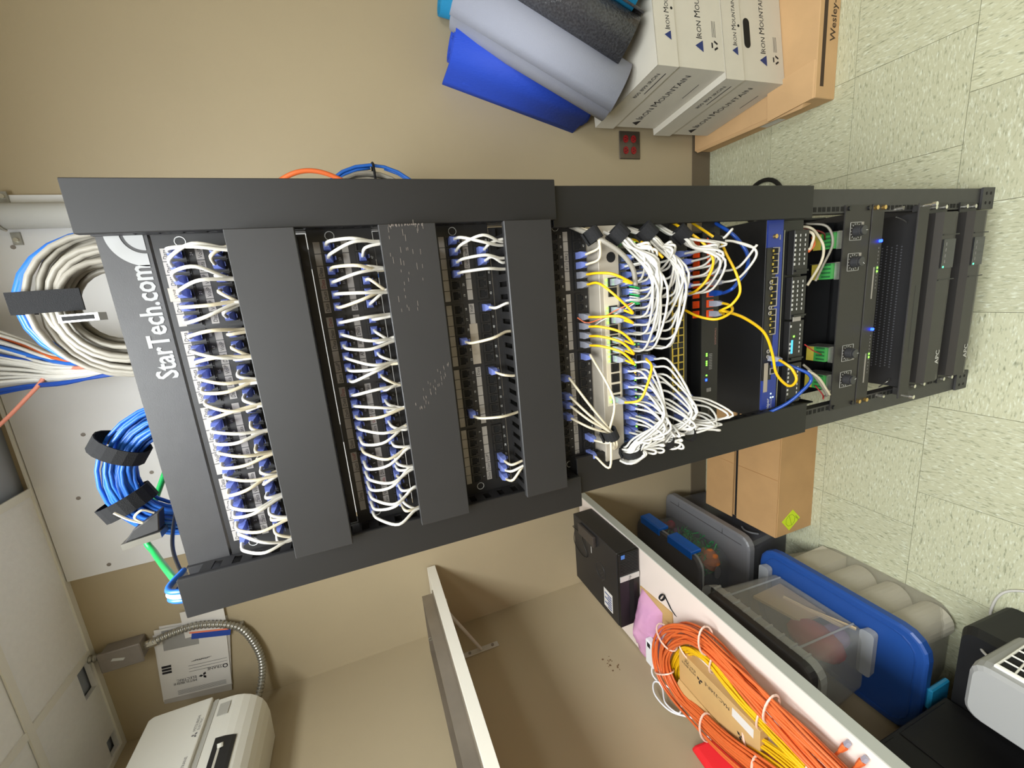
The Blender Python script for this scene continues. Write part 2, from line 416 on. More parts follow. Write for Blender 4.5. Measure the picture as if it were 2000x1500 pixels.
vduct(1, 1.335, 1.9375, -0.044, 0.2815, 0.2225, 'upper black cable duct along the right rack post, reaching the rack top')
vduct(-1, 1.318, 1.9375, -0.044, 0.2815, 0.2225, 'upper black cable duct along the left rack post, reaching the rack top')
vduct(1, 0.733, 1.334, -0.030, 0.2758, 0.2125, 'lower black cable duct on the right rack post, beside the switches')
vduct(-1, 0.712, 1.317, -0.030, 0.2640, 0.1930, 'lower black cable duct on the left rack post, beside the switches')

# ---- patch panels
PT = [1.8815, 1.7037, 1.5259, 1.3481]
WHICH = ['top', 'second', 'third', 'fourth']
def px(n): n = (n-1) % 24; return -0.197+0.105*(n//6)+0.0166*(n % 6)
def pz(k, n): return PT[k]-(0.0250 if n <= 24 else 0.0695)
jb = MB()
jb.box(-0.0078, 0.0078, -0.0022, 0, 0.0058, 0.0082).box(-0.0078, 0.0078, -0.0022, 0, -0.0082, -0.0062).box(-0.0078, -0.0060, -0.0022, 0, -0.0062, 0.0058).box(0.0060, 0.0078, -0.0022, 0, -0.0062, 0.0058)
jb.box(-0.0060, -0.0035, -0.0016, 0, -0.0062, -0.0030).box(0.0035, 0.0060, -0.0016, 0, -0.0062, -0.0030)
JACK = jb.mesh('jack', M['panel'], origin=Vector((0, 0, 0)))[0]
JV = box(-0.0060, 0.0060, -0.0004, 0, -0.0062, 0.0058).mesh('jack_opening', M['void'], origin=Vector((0, 0, 0)))[0]
def lab_mesh(w, h, m): return box(-w/2, w/2, -0.0006, 0, -h/2, h/2).mesh('label', M[m], origin=Vector((0, 0, 0)))[0]
LABM = lab_mesh(0.0156, 0.0088, 'label'); LABT = lab_mesh(0.0172, 0.0135, 'tape')
HW1 = ['Data', 'Data', 'Data', 'Data', '', 'Data', '', 'VoIP', 'Data', 'Data', '', 'Data', 'VoIP', 'Data', 'Data', '', 'Data', 'Data', '', 'Data', 'VOIP', 'Data', 'Data', 'Data']
HW1b = ['VoIP', 'Data', '', 'Data', 'VoIP', 'Data', 'Data', 'Data', '', 'Data', '', '', 'Data', 'Data', 'VoIP', 'Data', 'VoIP', '', 'Data', 'VoIP', 'VoIP', 'VoIP', 'Data', 'VoIP']
HW2 = ['', 'Data', '', '', 'Data', 'VoIP', 'Data', '', '', 'Data', 'Data', 'Data', 'Data', 'VoIP', '', 'Data', 'Data', 'Data', 'Data', 'Data', 'Data', 'Data', '', '']
HW2b = ['Data', 'VoIP', 'Data', 'Data', 'VoIP', '', '', 'Data', 'VoIP', 'VoIP', '', 'Data', '', 'AP', 'AP', 'AP', 'Data', '', 'Data', '', '', '', '', '']
HW3b = ['Data', 'Data', 'VoIP', '', '', '', '', '', '', '', '', 'Data', '', '', '', '', '', 'VoIP', '', '', '', 'Data', 'Data', '']
HW4b = ['Data', '', '', 'Data', '', '', '', '', '', '', '', 'Data', '', '', '', '', '', '', '', '', 'BT1', 'BR2', '', '']
def patch_panel(k):
    z1 = PT[k]; z0 = z1-2*U+0.001
    t = thing('patch_panel_unit', (0, 0, z0), f'{WHICH[k]} black 48-port patch panel from the top of the rack', 'patch panel', 'patch panels')
    pl = box(-0.2413, 0.2413, -0.0022, -0.0004, z0, z1).build('face_plate', 'panel', t)
    y = -0.0022
    for r in range(2):
        for gp in range(4):
            xa = px(6*gp+1)-0.0092; xb = px(6*gp+6)+0.0092; zc = pz(k, 1+24*r)
            box(xa, xb, y-0.0012, y, zc-0.0098, zc+0.0098).build('jack_block', 'dark', t)
    y -= 0.0012
    for n in range(1, 49):
        j = place('jack', JACK, Vector((px(n), y, pz(k, n))), t)
        place('jack_opening', JV, Vector((px(n), y, pz(k, n))), j)
    num = MB(); hand = MB(); red = MB()
    rows = [(HW1, HW1b), (HW2, HW2b), ([''] * 24, HW3b), ([''] * 24, HW4b)][k]
    for n in range(1, 49):
        zl = z1-0.0108 if n <= 24 else z1-0.0478
        lx = px(n)
        tape = (k == 0 and n == 21) or (k == 2 and 37 <= n <= 40)
        place('label', LABT if tape else LABM, Vector((lx, -0.0022, zl)), t)
        num.text(str(n), (lx, -0.0024, pz(k, n)-0.0152), (1, 0, 0), (0, 0, 1), 0.0046, 'C')
        w = rows[0 if n <= 24 else 1][(n-1) % 24]
        if w:
            mb = red if (k == 1 and n % 3 == 0 and n < 36) else hand
            mb.text(w, (lx+rj(0.0006), -0.0030, zl-0.0026+rj(0.0006)), (1, rj(0.0), rj(0.12)), (0.12, 0, 1), 0.0070 if w != 'VOIP' else 0.006, 'C', wide=0.9 if len(w) == 4 else 1.0)
    tag(num.build('port_numbers', 'white', pl), kind='stuff')
    if hand.v: tag(hand.build('handwriting', 'ink', pl), kind='stuff')
    if red.v: tag(red.build('handwriting', 'redink', pl), kind='stuff')
    for x in (-0.2135, 0.2165):
        MB().tube([(x+0.006*math.cos(a), -0.0024, z1-0.030+0.006*math.sin(a)) for a in [2*PI*q/16 for q in range(16)]], 0.0006, 4, closed=True).build('emblem_ring', 'white', pl)
    return t
for k in range(4): patch_panel(k)

# ---- horizontal cable ducts
for k in range(3):
    zt = PT[k]-2*U; z1 = zt-0.004; z0 = z1-0.0765
    t = thing('horizontal_cable_duct', (0, -0.03, z0), ['black horizontal cable duct under the top patch panel', 'black horizontal cable duct with scratched cover under the second patch panel', 'black horizontal cable duct under the third patch panel'][k], 'cable duct', 'horizontal cable ducts')
    cv = MB().box(-0.224, 0.2195, -0.0665, -0.064, z0, z1).box(-0.224, 0.2195, -0.064, -0.055, z1-0.0022, z1).box(-0.224, 0.2195, -0.064, -0.055, z0, z0+0.0022).build('cover', 'cover', t, bevel=0.0008)
    if k == 1:
        sc = MB()
        for q in range(34):
            x = 0.2195-random.random()*0.12; z = z1-0.01-random.random()*0.05
            sc.box(x, x+0.003+random.random()*0.006, -0.0668, -0.0665, z, z+0.0004)
        for q in range(26):
            x = 0.214-q*0.00002; z = z1-0.014-random.random()*0.045
            sc.box(0.2165+rj(0.0012), 0.2190, -0.0668, -0.0665, z, z+0.0008)
        for q in range(40):
            a = random.random(); x = 0.02-a*0.06+rj(0.006); z = z0+0.006+a*0.05+rj(0.01)
            sc.box(x, x+0.004, -0.0668, -0.0665, z, z+0.0003)
        tag(sc.build('scratches', mat('scratch', (128, 118, 110), 0.6), cv), kind='stuff')
    box(-0.2220, 0.2200, -0.003, -0.0006, zt-2*U+0.0012, zt+0.0002).build('back_plate', 'panel', t)
    for zz in (z1-0.005, z0+0.003):
        mb = MB(); x = -0.219
        while x < 0.205:
            mb.box(x, x+0.0115, -0.060, -0.010, zz, zz+0.002); x += 0.0196
        mb.box(-0.221, 0.217, -0.010, -0.003, zz, zz+0.002)
        mb.build('finger_row', 'panel', t)

# ---- plugs and patch cables
pm = MB().box(-0.0056, 0.0056, -0.014, 0.0, -0.0042, 0.0042)
pm.loft([[Vector((sx*a, yy, sz*b)) for sx, sz in ((-1, -1), (1, -1), (1, 1), (-1, 1))] for yy, a, b in ((-0.014, 0.0058, 0.0050), (-0.020, 0.0055, 0.0048), (-0.027, 0.0036, 0.0034), (-0.030, 0.0028, 0.0028))])
pm.hexa([Vector(p) for p in ((-0.0026, -0.001, -0.0046), (0.0026, -0.001, -0.0046), (0.0026, -0.019, -0.0092), (-0.0026, -0.019, -0.0092), (-0.0026, -0.001, -0.0042), (0.0026, -0.001, -0.0042), (0.0026, -0.019, -0.0084), (-0.0026, -0.019, -0.0084))])
pm.f = [tuple(f) for f in pm.f]
def plug_mesh(m):
    me = pm.mesh('plug', M[m], origin=Vector((0, 0, 0)))[0]
    bm = bmesh.new(); bm.from_mesh(me); bmesh.ops.recalc_face_normals(bm, faces=bm.faces); bm.to_mesh(me); bm.free()
    return me
PLUG = plug_mesh('plug'); PLUGC = plug_mesh('clearplug')
def cable(p, path, label, m='cordw', r=0.0023, plug=None, group=None, seg=6):
    p = Vector(p)
    t = thing('patch_cable', p, label, 'cable', group)
    place('plug', plug or PLUG, p, t)
    ex = p+Vector((0, -0.029, 0))
    MB().tube(spline([ex, ex+Vector((0, -0.004, 0))]+[Vector(q) for q in path], seg), r, 6).build('cord', m, t, smooth=True)
    return t
used = {0: list(range(1, 49)), 1: [n for n in range(1, 48)], 2: [24, 23, 22, 21, 15, 8, 47, 46, 42, 36, 27, 26, 25]}
for k in range(3):
    zt = PT[k]-2*U-0.012
    for n in used[k]:
        x, z = px(n), pz(k, n)
        slot = round((x+rj(0.004))/0.033)*0.033
        if k == 2: slot = x+{24: -0.012, 23: 0.006, 22: 0.003, 21: 0.0, 15: 0.012, 8: 0.0, 47: 0.012, 46: -0.004, 42: 0.004, 36: -0.006, 27: 0.0, 26: 0.012, 25: 0.024}[n]
        up = n <= 24
        bow = rj(0.006)+(0.006 if n % 24 > 20 else 0)
        if k == 0 and n in (22, 23): bow = 0.012
        if k == 1 and up and n < 9: bow = -0.010
        ex = Vector((slot+rj(0.003), -0.050+rj(0.004), zt+rj(0.004)))
        if up:
            d = Vector((x+bow*0.6, -0.052+rj(0.004), z-0.006)); e = Vector((x*0.45+ex.x*0.55+bow, -0.068+rj(0.004), (z+zt)/2+0.004))
            path = [d, e, ex+Vector((0, -0.006, 0.014)), ex, ex+Vector((0, 0.012, -0.03))]
        else:
            d = Vector((x*0.7+ex.x*0.3+bow*0.4, -0.055+rj(0.004), z-0.004))
            path = [d, ex+Vector((0, -0.004, 0.010)), ex, ex+Vector((0, 0.012, -0.03))]
        cable((x, -0.0036, z), path, f'white patch cable plugged into port {NW(n)} of the {WHICH[k]} patch panel', 'cordw' if random.random() < 0.7 else 'cordc', group='white patch cables on the patch panels')

# ---- velcro gather points
def strap(c, axis, r, w, label, squash=0.8):
    c = Vector(c); ax = Vector(axis).normalized(); u = ax.orthogonal().normalized(); v = ax.cross(u)
    rings = []
    for k, (d, rr) in enumerate(((-w/2, r*0.94), (-w/2, r), (w/2, r), (w/2, r*0.94))):
        rings.append([c+ax*d+(u*math.cos(a)+v*math.sin(a)*squash)*rr for a in [2*PI*q/16 for q in range(16)]])
    mb = MB().loft(rings, False, False)
    mb.hexa([c+u*r*0.9+ax*d+v*e for d, e in ((-w/2, -0.003), (w/2, -0.003), (w/2, 0.010), (-w/2, 0.010))]+[c+u*(r+0.002)+ax*d+v*e for d, e in ((-w/2, -0.003), (w/2, -0.003), (w/2, 0.010), (-w/2, 0.010))])
    o = mb.build('hook_tape_tie', 'velcro', smooth=False)
    return tag(o, label, 'cable tie', 'black hook tape ties on the cables')

# ---- fourth panel cables
Z4u, Z4l = pz(3, 1), pz(3, 25)
G4 = Vector((-0.1476, -0.058, 1.2612))
for n in (10, 8, 7, 6):
    p = Vector((px(n), -0.0036, Z4u)); o = Vector((rj(0.004), rj(0.004), rj(0.004)))
    cable(p, [p*0.6+G4*0.4+Vector((0, -0.034, 0.004)), G4+o, G4+o+Vector((-0.028, 0.006, -0.012)), (-0.210, 0.006, 1.222+rj(0.006))], f'white patch cable slanting down from port {NW(n)} of the fourth patch panel', group='white patch cables on the patch panels', m='cordc')
for n, how in ((36, 1), (27, 0), (25, 0)):
    p = Vector((px(n), -0.0036, Z4l)); o = Vector((rj(0.004), rj(0.004), rj(0.004)))
    mid = (p*0.5+G4*0.5+Vector((0, -0.05, -0.004))) if how else (p+Vector((-0.014 if n == 25 else 0.0, -0.055, -0.014)))
    cable(p, [mid, G4+o, G4+o+Vector((-0.028, 0.006, -0.014)), (-0.210, 0.006, 1.220+rj(0.006))], f'white patch cable plugged into port {NW(n)} of the fourth patch panel', group='white patch cables on the patch panels', m='cordc')
G4r = Vector((0.196, -0.05, 1.2740))
for n in (46, 45):
    p = Vector((px(n), -0.0036, Z4l)); 
    cable(p, [p+Vector((0.008, -0.052, -0.012)), G4r+Vector((rj(0.003), -0.004, -0.004)), G4r+Vector((0.016, 0.030, 0.008)), G4r+Vector((0.026, 0.056, 0.012))], f'white patch cable plugged into port {NW(n)} of the fourth patch panel', group='white patch cables on the patch panels', m='cordc')
strap(G4, (1, -0.2, 0.5), 0.014, 0.022, 'round black hook tape tie left of the cream switch')
strap(G4r, (1, 0.3, 0.5), 0.013, 0.022, 'black hook tape tie right of the cream switch')
# cream switch, sitting a little proud of the rack
WZ1, WZ0, WY = 1.2560, 1.2150, -0.034
t = thing('network_switch', (0, WY, WZ0), 'cream metal network switch with a single row of ports', 'switch')
MB().box(-0.212, 0.212, WY, 0.18, WZ0, WZ1).build('chassis', 'cream', t, bevel=0.001)
SWX = [0.1000+0.0168*4, ]
wports = [(0.118, 1), (0.101, 0), (0.0700, 1), (0.0530, 1), (0.0360, 0), (0.018, 1), (0.001, 1), (-0.016, 1), (-0.033, 0), (-0.052, 0), (-0.072, 0), (-0.092, 1)]
box(-0.104, 0.132, WY-0.001, WY, WZ0+0.004, WZ0+0.033).build('port_frame', mat('cream_frame', (214, 204, 182), 0.5), t)
leds = MB()
for x, on_ in wports:
    j = place('jack', JACK, Vector((x, WY-0.0012, WZ0+0.0165)), t); place('jack_opening', JV, Vector((x, WY-0.0016, WZ0+0.0165)), j)
    if on_:
        for d in (-0.004, 0.004): leds.box(x+d-0.0017, x+d+0.0017, WY-0.0022, WY-0.001, WZ0+0.026, WZ0+0.0295)
leds.build('status_lights', 'ledg', t)
MB().cyl((0.160, WY-0.0006, WZ0+0.016), (0.160, WY, WZ0+0.016), 0.009, 12).build('vent_slot', 'void', t)
# yellow cables from the fourth panel to the cream switch
ys = [(44, 0.118, 0), (43, 0.070, 0), (40, 0.053, 1), (39, 0.018, 1), (38, 0.001, 1), (37, -0.016, 1)]
for n, sx, lo in ys:
    p = Vector((px(n), -0.0036, Z4l)); q = Vector((sx, WY-0.031, WZ0+0.0165))
    c = cable(p, [p+Vector((0, -0.055, -0.006)), (p+q)/2+Vector((0.004, -0.048, -0.006 if lo else 0.004)), q+Vector((-0.004, -0.022, -0.004)), q+Vector((0, -0.004, 0))], f'short yellow cable from port {NW(n)} of fourth panel to cream switch', 'yellow', r=0.0022, plug=PLUGC, group='short yellow patch cables')
    place('plug', PLUGC, Vector((sx, WY-0.0012, WZ0+0.0165)), c)
# the stripped thick cable
t = thing('stripped_cable', (0.08, -0.06, 1.20), 'thick beige cable with untwisted coloured wires hanging over the cream switch', 'cable')
MB().tube(spline([(0.224, 0.006, 1.296), (0.206, -0.030, 1.285), (0.190, -0.055, 1.268), (0.165, -0.068, 1.236), (0.138, -0.072, 1.215), (0.108, -0.072, 1.209)]), 0.0042, 8).build('jacket', 'beige', t, smooth=True)
wr = []
for k in range(7):
    x = 0.108-0.0042*k
    wr.append(([(x+0.005*math.sin(a)*0.3+0.0042*a/(2*PI)*-1, -0.072+0.0075*math.cos(a), 1.212+0.0085*math.sin(a)) for a in [2*PI*q/14 for q in range(15)]], 'white' if k % 3 else 'green'))
for pts, m in wr: MB().tube(pts, 0.0011, 5).build('wire', m, t)
MB().tube(spline([(0.082, -0.074, 1.216), (0.070, -0.056, 1.240), (0.058, -0.042, 1.262), (0.052, -0.020, 1.276), (0.062, -0.012, 1.290)]), 0.0012, 5).build('wire', 'orange', t)
MB().tube(spline([(0.080, -0.074, 1.214), (0.066, -0.056, 1.234), (0.055, -0.040, 1.256), (0.044, -0.024, 1.270), (0.050, -0.014, 1.272)]), 0.0012, 5).build('wire', 'white', t)

# ---- 48-port switches
def xcol(c):   # 24 columns left to right, gap in the middle
    return (-0.1950+0.0150*c) if c < 12 else (-0.0050+0.01485*(c-12))
def switch(z1, name, label, ledrow=True):
    z0 = z1-U+0.001
    t = thing(name, (0, 0, z0), label, 'switch', 'black rack switches')
    MB().box(-0.219, 0.219, -0.001, 0.34, z0, z1-0.0005).build('chassis', 'dark', t)
    box(-0.2225, 0.2225, -0.0025, -0.001, z0, z1-0.001).build('face_plate', 'panel', t)
    return t, z0
ZA, ZB, ZS = PT[3]-3*U, PT[3]-4*U, 1.0803
JS = {}
MJ = box(-0.0062, 0.0062, -0.0006, 0, -0.0055, 0.0055).mesh('jack_opening', M['void'], origin=Vector((0, 0, 0)))[0]
fr = MB().box(-0.0073, 0.0073, -0.0014, 0, 0.0055, 0.0066).box(-0.0073, 0.0073, -0.0014, 0, -0.0066, -0.0055).box(-0.0073, -0.0062, -0.0014, 0, -0.0055, 0.0055).box(0.0062, 0.0073, -0.0014, 0, -0.0055, 0.0055)
SJACK = fr.mesh('jack', M['steel'], origin=Vector((0, 0, 0)))[0]
GJACK = fr.mesh('jack', M['gold'], origin=Vector((0, 0, 0)))[0]
def ports(t, z0, cols, jm, leds=True, rows=(0.0285, 0.0140)):
    L = {'ledg': MB(), 'leda': MB()}
    for c in cols:
        for zz in rows:
            j = place('jack', jm, Vector((xcol(c), -0.0026, z0+zz)), t); place('jack_opening', MJ, Vector((xcol(c), -0.0028, z0+zz)), j)
        if leds and random.random() < 0.5:
            for d in (-0.003, 0.003):
                if random.random() < 0.75:
                    L['ledg' if random.random() < 0.75 else 'leda'].box(xcol(c)+d-0.0014, xcol(c)+d+0.0014, -0.0040, -0.0026, z0+0.0362, z0+0.0388)
    for m, mb in L.items():
        if mb.v: tag(mb.build('status_lights', m, t), kind='stuff')
tA, zA0 = switch(ZA, 'network_switch', 'black switch directly below the cream switch, crowded with white cables')
tB, zB0 = switch(ZB, 'network_switch', 'second black switch below the cream switch, also crowded with white cables')
tC, zC0 = switch(ZS, 'network_switch', 'black switch with a bank of empty brass-framed ports')
ports(tA, zA0, range(24), SJACK); ports(tB, zB0, range(24), SJACK)
ports(tC, zC0, list(range(0, 6))+list(range(18, 24)), SJACK, False, (0.0300, 0.0155)); ports(tC, zC0, range(6, 18), GJACK, False, (0.0300, 0.0155))
MB().box(-0.0945, 0.0900, -0.0032, -0.0025, zC0+0.0365, zC0+0.0380).box(-0.0945, 0.0900, -0.0032, -0.0025, zC0+0.0075, zC0+0.0090).box(-0.0945, 0.0900, -0.0032, -0.0025, zC0+0.0220, zC0+0.0236).build('port_trim', 'gold', tC)
for t_, z_ in ((tA, zA0), (tB, zB0)):
    for d in (0.0, 0.017):
        c = MB().box(0.176+d, 0.189+d, -0.0055, -0.0026, z_+0.010, z_+0.024).build('uplink_cage', 'steel', t_)
    MB().box(0.178, 0.181, -0.0060, -0.0026, z_+0.030, z_+0.034).box(0.186, 0.189, -0.0060, -0.0026, z_+0.030, z_+0.034).build('status_lights', 'ledg', t_)
    MB().cyl((-0.2105, -0.0034, z_+0.022), (-0.2105, -0.0026, z_+0.022), 0.0022, 8).cyl((-0.2105, -0.0034, z_+0.014), (-0.2105, -0.0026, z_+0.014), 0.0016, 8).build('power_light', 'ledg', t_)
GR = {'A': Vector((0.1889, -0.056, 1.2232)), 'B': Vector((0.1891, -0.056, 1.166)), 'C': Vector((0.1835, -0.052, 1.0888))}
GL = {'A': Vector((-0.1880, -0.056, 1.2150)), 'B': Vector((-0.1860, -0.056, 1.1406)), 'C': Vector((-0.1830, -0.050, 1.0758))}
SWN = {'A': 'first crowded switch', 'B': 'second crowded switch', 'C': 'brass-port switch'}
def disc(r):
    a = random.random()*2*PI; q = r*math.sqrt(random.random()); return Vector((0.3*q*math.cos(a), q*math.cos(a), q*math.sin(a)))
for sw, z0, rows in (('A', zA0, (0.0140, 0.0285)), ('B', zB0, (0.0140, 0.0285)), ('C', zC0, (0.0155, 0.0300))):
    cols = range(24) if sw != 'C' else list(range(1, 6))+list(range(18, 24))
    for ri, zz in enumerate(rows):
        for c in cols:
            if ri == 1 and sw == 'A' and c % 2: continue
            if ri == 1 and sw == 'B' and c % 3: continue
            if ri == 1 and sw == 'C' and c % 3 == 1: continue
            right = c >= 12; G = (GR if right else GL)[sw]; s = 1 if right else -1; right_ = right
            p = Vector((xcol(c), -0.0030, z0+zz)); o = disc(0.012)
            far = abs(G.x-p.x)
            sag = 0.012+0.14*far+rj(0.008) if right else 0.030*min(1, far/0.1)-0.10*far
            if sw == 'C': sag = 0.020+0.2*far
            m1 = Vector((p.x+s*0.006, -0.052-0.012*random.random(), p.z-0.010-0.4*max(0, sag)))
            m2 = Vector((p.x*0.45+G.x*0.55, -0.076-0.016*random.random(), (p.z*0.45+G.z*0.55)-max(sag, -0.01)))
            if not right: m2.z -= 0.030*(far > 0.05)
            if far < 0.03: path = [m1+Vector((0, -0.014, -0.012)), Vector(((p.x+G.x)/2, -0.074, min(p.z, G.z)-0.022)), G+o]
            else: path = [m1, m2, G+o+Vector((-s*0.016, -0.006, -0.014)), G+o]
            path += ([G+o+Vector((0.012, 0.024, 0.012))] if right else [])+[Vector((0.2200 if right else -0.2060, 0.004+rj(0.004), G.z+o.z*0.5+(0.022 if right else -0.008)))]
            cable(p, path, f'white cable in {("lower", "upper")[ri]} row of {SWN[sw]}, {ORD[c]} port from left', 'cordw', r=0.0022, group='white patch cables on the switches', seg=5)
strap(GR['A']+Vector((0.006, 0, 0.006)), (1, 0.3, 0.9), 0.0165, 0.024, 'black hook tape tie on the right of the first crowded switch')
strap(GR['B']+Vector((0.006, 0, 0.006)), (1, 0.3, 0.9), 0.0165, 0.024, 'black hook tape tie on the right of the second crowded switch')
strap(GR['C']+Vector((0.006, 0, 0.006)), (1, 0.3, 0.9), 0.0150, 0.024, 'black hook tape tie on the right of the brass-port switch')
strap(GL['A']+Vector((-0.002, 0, 0)), (1, -0.3, 0.6), 0.0200, 0.016, 'black hook tape tie on the left of the first crowded switch')
strap(GL['B']+Vector((-0.002, 0, 0)), (1, -0.3, 0.6), 0.0200, 0.016, 'black hook tape tie on the left of the second crowded switch')
strap(GL['C']+Vector((-0.002, 0, 0)), (0.6, -0.3, 0.9), 0.0180, 0.014, 'black hook tape tie on the left of the brass-port switch')
# loose pigtail of white cables at the left duct
t = thing('cable_pigtail', (-0.2, -0.06, 1.19), 'twisted pigtail of white cables poking out at the left duct', 'cable bundle')
for k in range(9):
    a = k*0.7; o = Vector((0.0, 0.0035*math.cos(a), 0.0035*math.sin(a)))
    MB().tube(spline([Vector((-0.186, -0.060, 1.205))+o, Vector((-0.196, -0.066, 1.196))+o*1.6, Vector((-0.205, -0.066, 1.204))+o*0.7, Vector((-0.211, -0.060, 1.222))+o*1.9, Vector((-0.209, -0.048, 1.232))+o]), 0.0021, 6).build('strand', 'cordw', t, smooth=True)
# yellow fibre jumpers by the switches
c = cable((0.186, -0.006, zA0+0.017), [(0.180, -0.055, zA0+0.012), (0.165, -0.075, zA0+0.002), (0.150, -0.085, zA0-0.008)], 'yellow jumper in the uplink port of the first crowded black switch', 'yellow', plug=PLUGC)
c = cable((-0.092, WY-0.0012, WZ0+0.0165), [(-0.085, WY-0.055, WZ0+0.004), (-0.060, WY-0.060, WZ0-0.008), (-0.030, WY-0.055, WZ0-0.022), (-0.02, WY-0.03, WZ0-0.03)], 'yellow patch cable from the leftmost port of the cream switch to the switch below', 'yellow', plug=PLUGC)

# ---- firewall with orange jacks
FZ1, FZ0 = 0.9985, 0.9545
t = thing('firewall_appliance', (0, 0, FZ0), 'black firewall appliance with a row of orange jacks', 'firewall')
MB().box(-0.222, 0.222, -0.002, 0.0, FZ0, FZ1).box(-0.219, 0.219, 0.0, 0.02, FZ0, FZ0+0.002).build('face_plate', 'panel', t)
MB().box(-0.18, 0.20, 0.030, 0.20, FZ0+0.002, FZ1-0.004).build('chassis', 'dark', t)
OJ = MB().box(-0.0074, 0.0074, -0.003, 0, 0.0062, 0.0078).box(-0.0074, 0.0074, -0.003, 0, -0.0078, -0.0062).box(-0.0074, -0.0058, -0.003, 0, -0.0062, 0.0062).box(0.0058, 0.0074, -0.003, 0, -0.0062, 0.0062).box(-0.0058, 0.0058, -0.0012, 0, -0.0062, 0.0062).mesh('jack', M['sonic'], origin=Vector((0, 0, 0)))[0]
OV = box(-0.0040, 0.0040, -0.0016, -0.0012, -0.0058, 0.0020).mesh('jack_opening', M['void'], origin=Vector((0, 0, 0)))[0]
fx = [0.1814, 0.1610, 0.1405, 0.1200, 0.0995, 0.0790, 0.0585, 0.0384]
for x in fx:
    j = place('jack', OJ, Vector((x, -0.002, 0.9790)), t); place('jack_opening', OV, Vector((x, -0.0030, 0.9790)), j)
    place('jack', OJ, Vector((x-0.002, 0.030, 0.9840)), t)
f = MB().text('SONICWALL', (-0.010, -0.0025, 0.9600), (1, 0, 0), (0, 0, 1), 0.0062, 'C'); f.build('lettering', mat('dim_print', (150, 110, 100), 0.6), t)
f = MB().text('TZ670', (-0.175, -0.0025, 0.975), (1, 0, 0), (0, 0, 1), 0.006, 'C'); f.build('lettering', mat('dim_print2', (150, 140, 140), 0.6), t)
L = MB()
for k, x in enumerate((-0.046, -0.050, -0.062, -0.066, -0.070, -0.092)): L.box(x, x+0.0026, -0.0028, -0.002, 0.983, 0.986)
L.build('status_lights', 'ledg', t); box(-0.103, -0.098, -0.0028, -0.002, 0.983, 0.987).build('status_light', 'ledb', t)
d = MB()
for k in range(10): d.box(-0.047-0.0035*k, -0.0455-0.0035*k, -0.0026, -0.002, 0.970, 0.978)
d.box(-0.127, -0.119, -0.0026, -0.002, 0.972, 0.984)
tag(d.build('markings', mat('dim_print3', (120, 118, 116), 0.6), t), kind='stuff')
SZ = 0.9790
GS = Vector((0.1757, -0.050, 1.0056))
for x, lab in ((0.1814, 'rightmost'), (0.1200, 'fourth'), (0.0995, 'fifth')):
    p = Vector((x, -0.005, SZ))
    path = [p+Vector((0.012, -0.058, 0.010)), GS+Vector((rj(0.003), -0.004, 0))] if x > 0.17 else [p+Vector((0.006, -0.060, -0.008)), p+Vector((0.040, -0.075, -0.030)), Vector((0.158, -0.078, 0.955)), Vector((0.172, -0.062, 0.985)), GS+Vector((rj(0.003), 0, 0))]
    cable(p, path+[GS+Vector((0.010, 0.006, 0.014)), (0.220, 0.008, 1.016+rj(0.004))], f'white patch cable in the {lab} orange jack from the right', plug=PLUGC)
strap(GS+Vector((0.003, 0, 0.006)), (0.6, 0.2, 1), 0.0090, 0.024, 'black hook tape tie on the right of the orange jacks')
cable((0.0790, -0.005, SZ), [(0.086, -0.062, 0.985), (0.098, -0.060, 0.968), (0.118, -0.062, 0.950), (0.145, -0.055, 0.940), (0.168, -0.045, 0.946), (0.190, -0.035, 0.962), (0.221, 0.010, 0.966)], 'thick blue network cable curving out of an orange jack', 'navy', r=0.0036, plug=plug_mesh('navy'))
cable((0.0585, -0.005, SZ), [(0.054, -0.060, 0.984), (0.044, -0.075, 1.000), (0.034, -0.070, 1.030), (0.040, -0.040, 1.044), (0.052, -0.012, 1.050)], 'yellow patch cable hooking up from an orange jack to the switch above', 'yellow', r=0.0026, plug=PLUGC)
cable((0.0384, -0.005, SZ), [(0.047, -0.052, 1.000), (0.058, -0.074, 0.998), (0.080, -0.080, 0.985), (0.112, -0.076, 0.990), (0.150, -0.066, 1.005), GS+Vector((-0.002, -0.004, 0.002)), GS+Vector((0.012, 0.006, 0.016)), (0.220, 0.008, 1.020)], 'yellow patch cable running from the leftmost orange jack up to the right duct', 'yellow', r=0.0026, plug=PLUGC)
t = thing('patch_cable', (0.15, -0.06, 1.0), 'long yellow patch cable bowing down from the right duct past the brass ports', 'cable')
MB().tube(spline([(0.221, 0.010, 1.066), (0.208, -0.026, 1.080), (0.178, -0.062, 1.064), (0.155, -0.072, 1.050), (0.135, -0.078, 1.048), (0.108, -0.076, 1.060), (0.090, -0.060, 1.068), (0.084, -0.036, 1.064)]), 0.0026, 6).build('cord', 'yellow', t, smooth=True)
place('plug', PLUGC, Vector((0.084, -0.0030, zC0+0.030)), t)
t = thing('patch_cable', (0.0, -0.05, 0.85), 'long yellow patch cable drooping from the firewall to the blue-fronted router', 'cable')
MB().tube(spline([(0.040, -0.030, 0.978), (0.0464, -0.052, 0.998), (0.0300, -0.055, 0.950), (0.0030, -0.058, 0.905), (-0.0200, -0.060, 0.885), (-0.0560, -0.058, 0.866), (-0.0980, -0.056, 0.850), (-0.1250, -0.060, 0.826), (-0.1290, -0.064, 0.812), (-0.1170, -0.064, 0.800), (-0.0960, -0.058, 0.806), (-0.0840, -0.046, 0.812), (-0.0780, -0.032, 0.812)]), 0.0030, 6).build('cord', 'yellow', t, smooth=True)
place('plug', PLUGC, Vector((-0.078, -0.003, 0.806)), t)

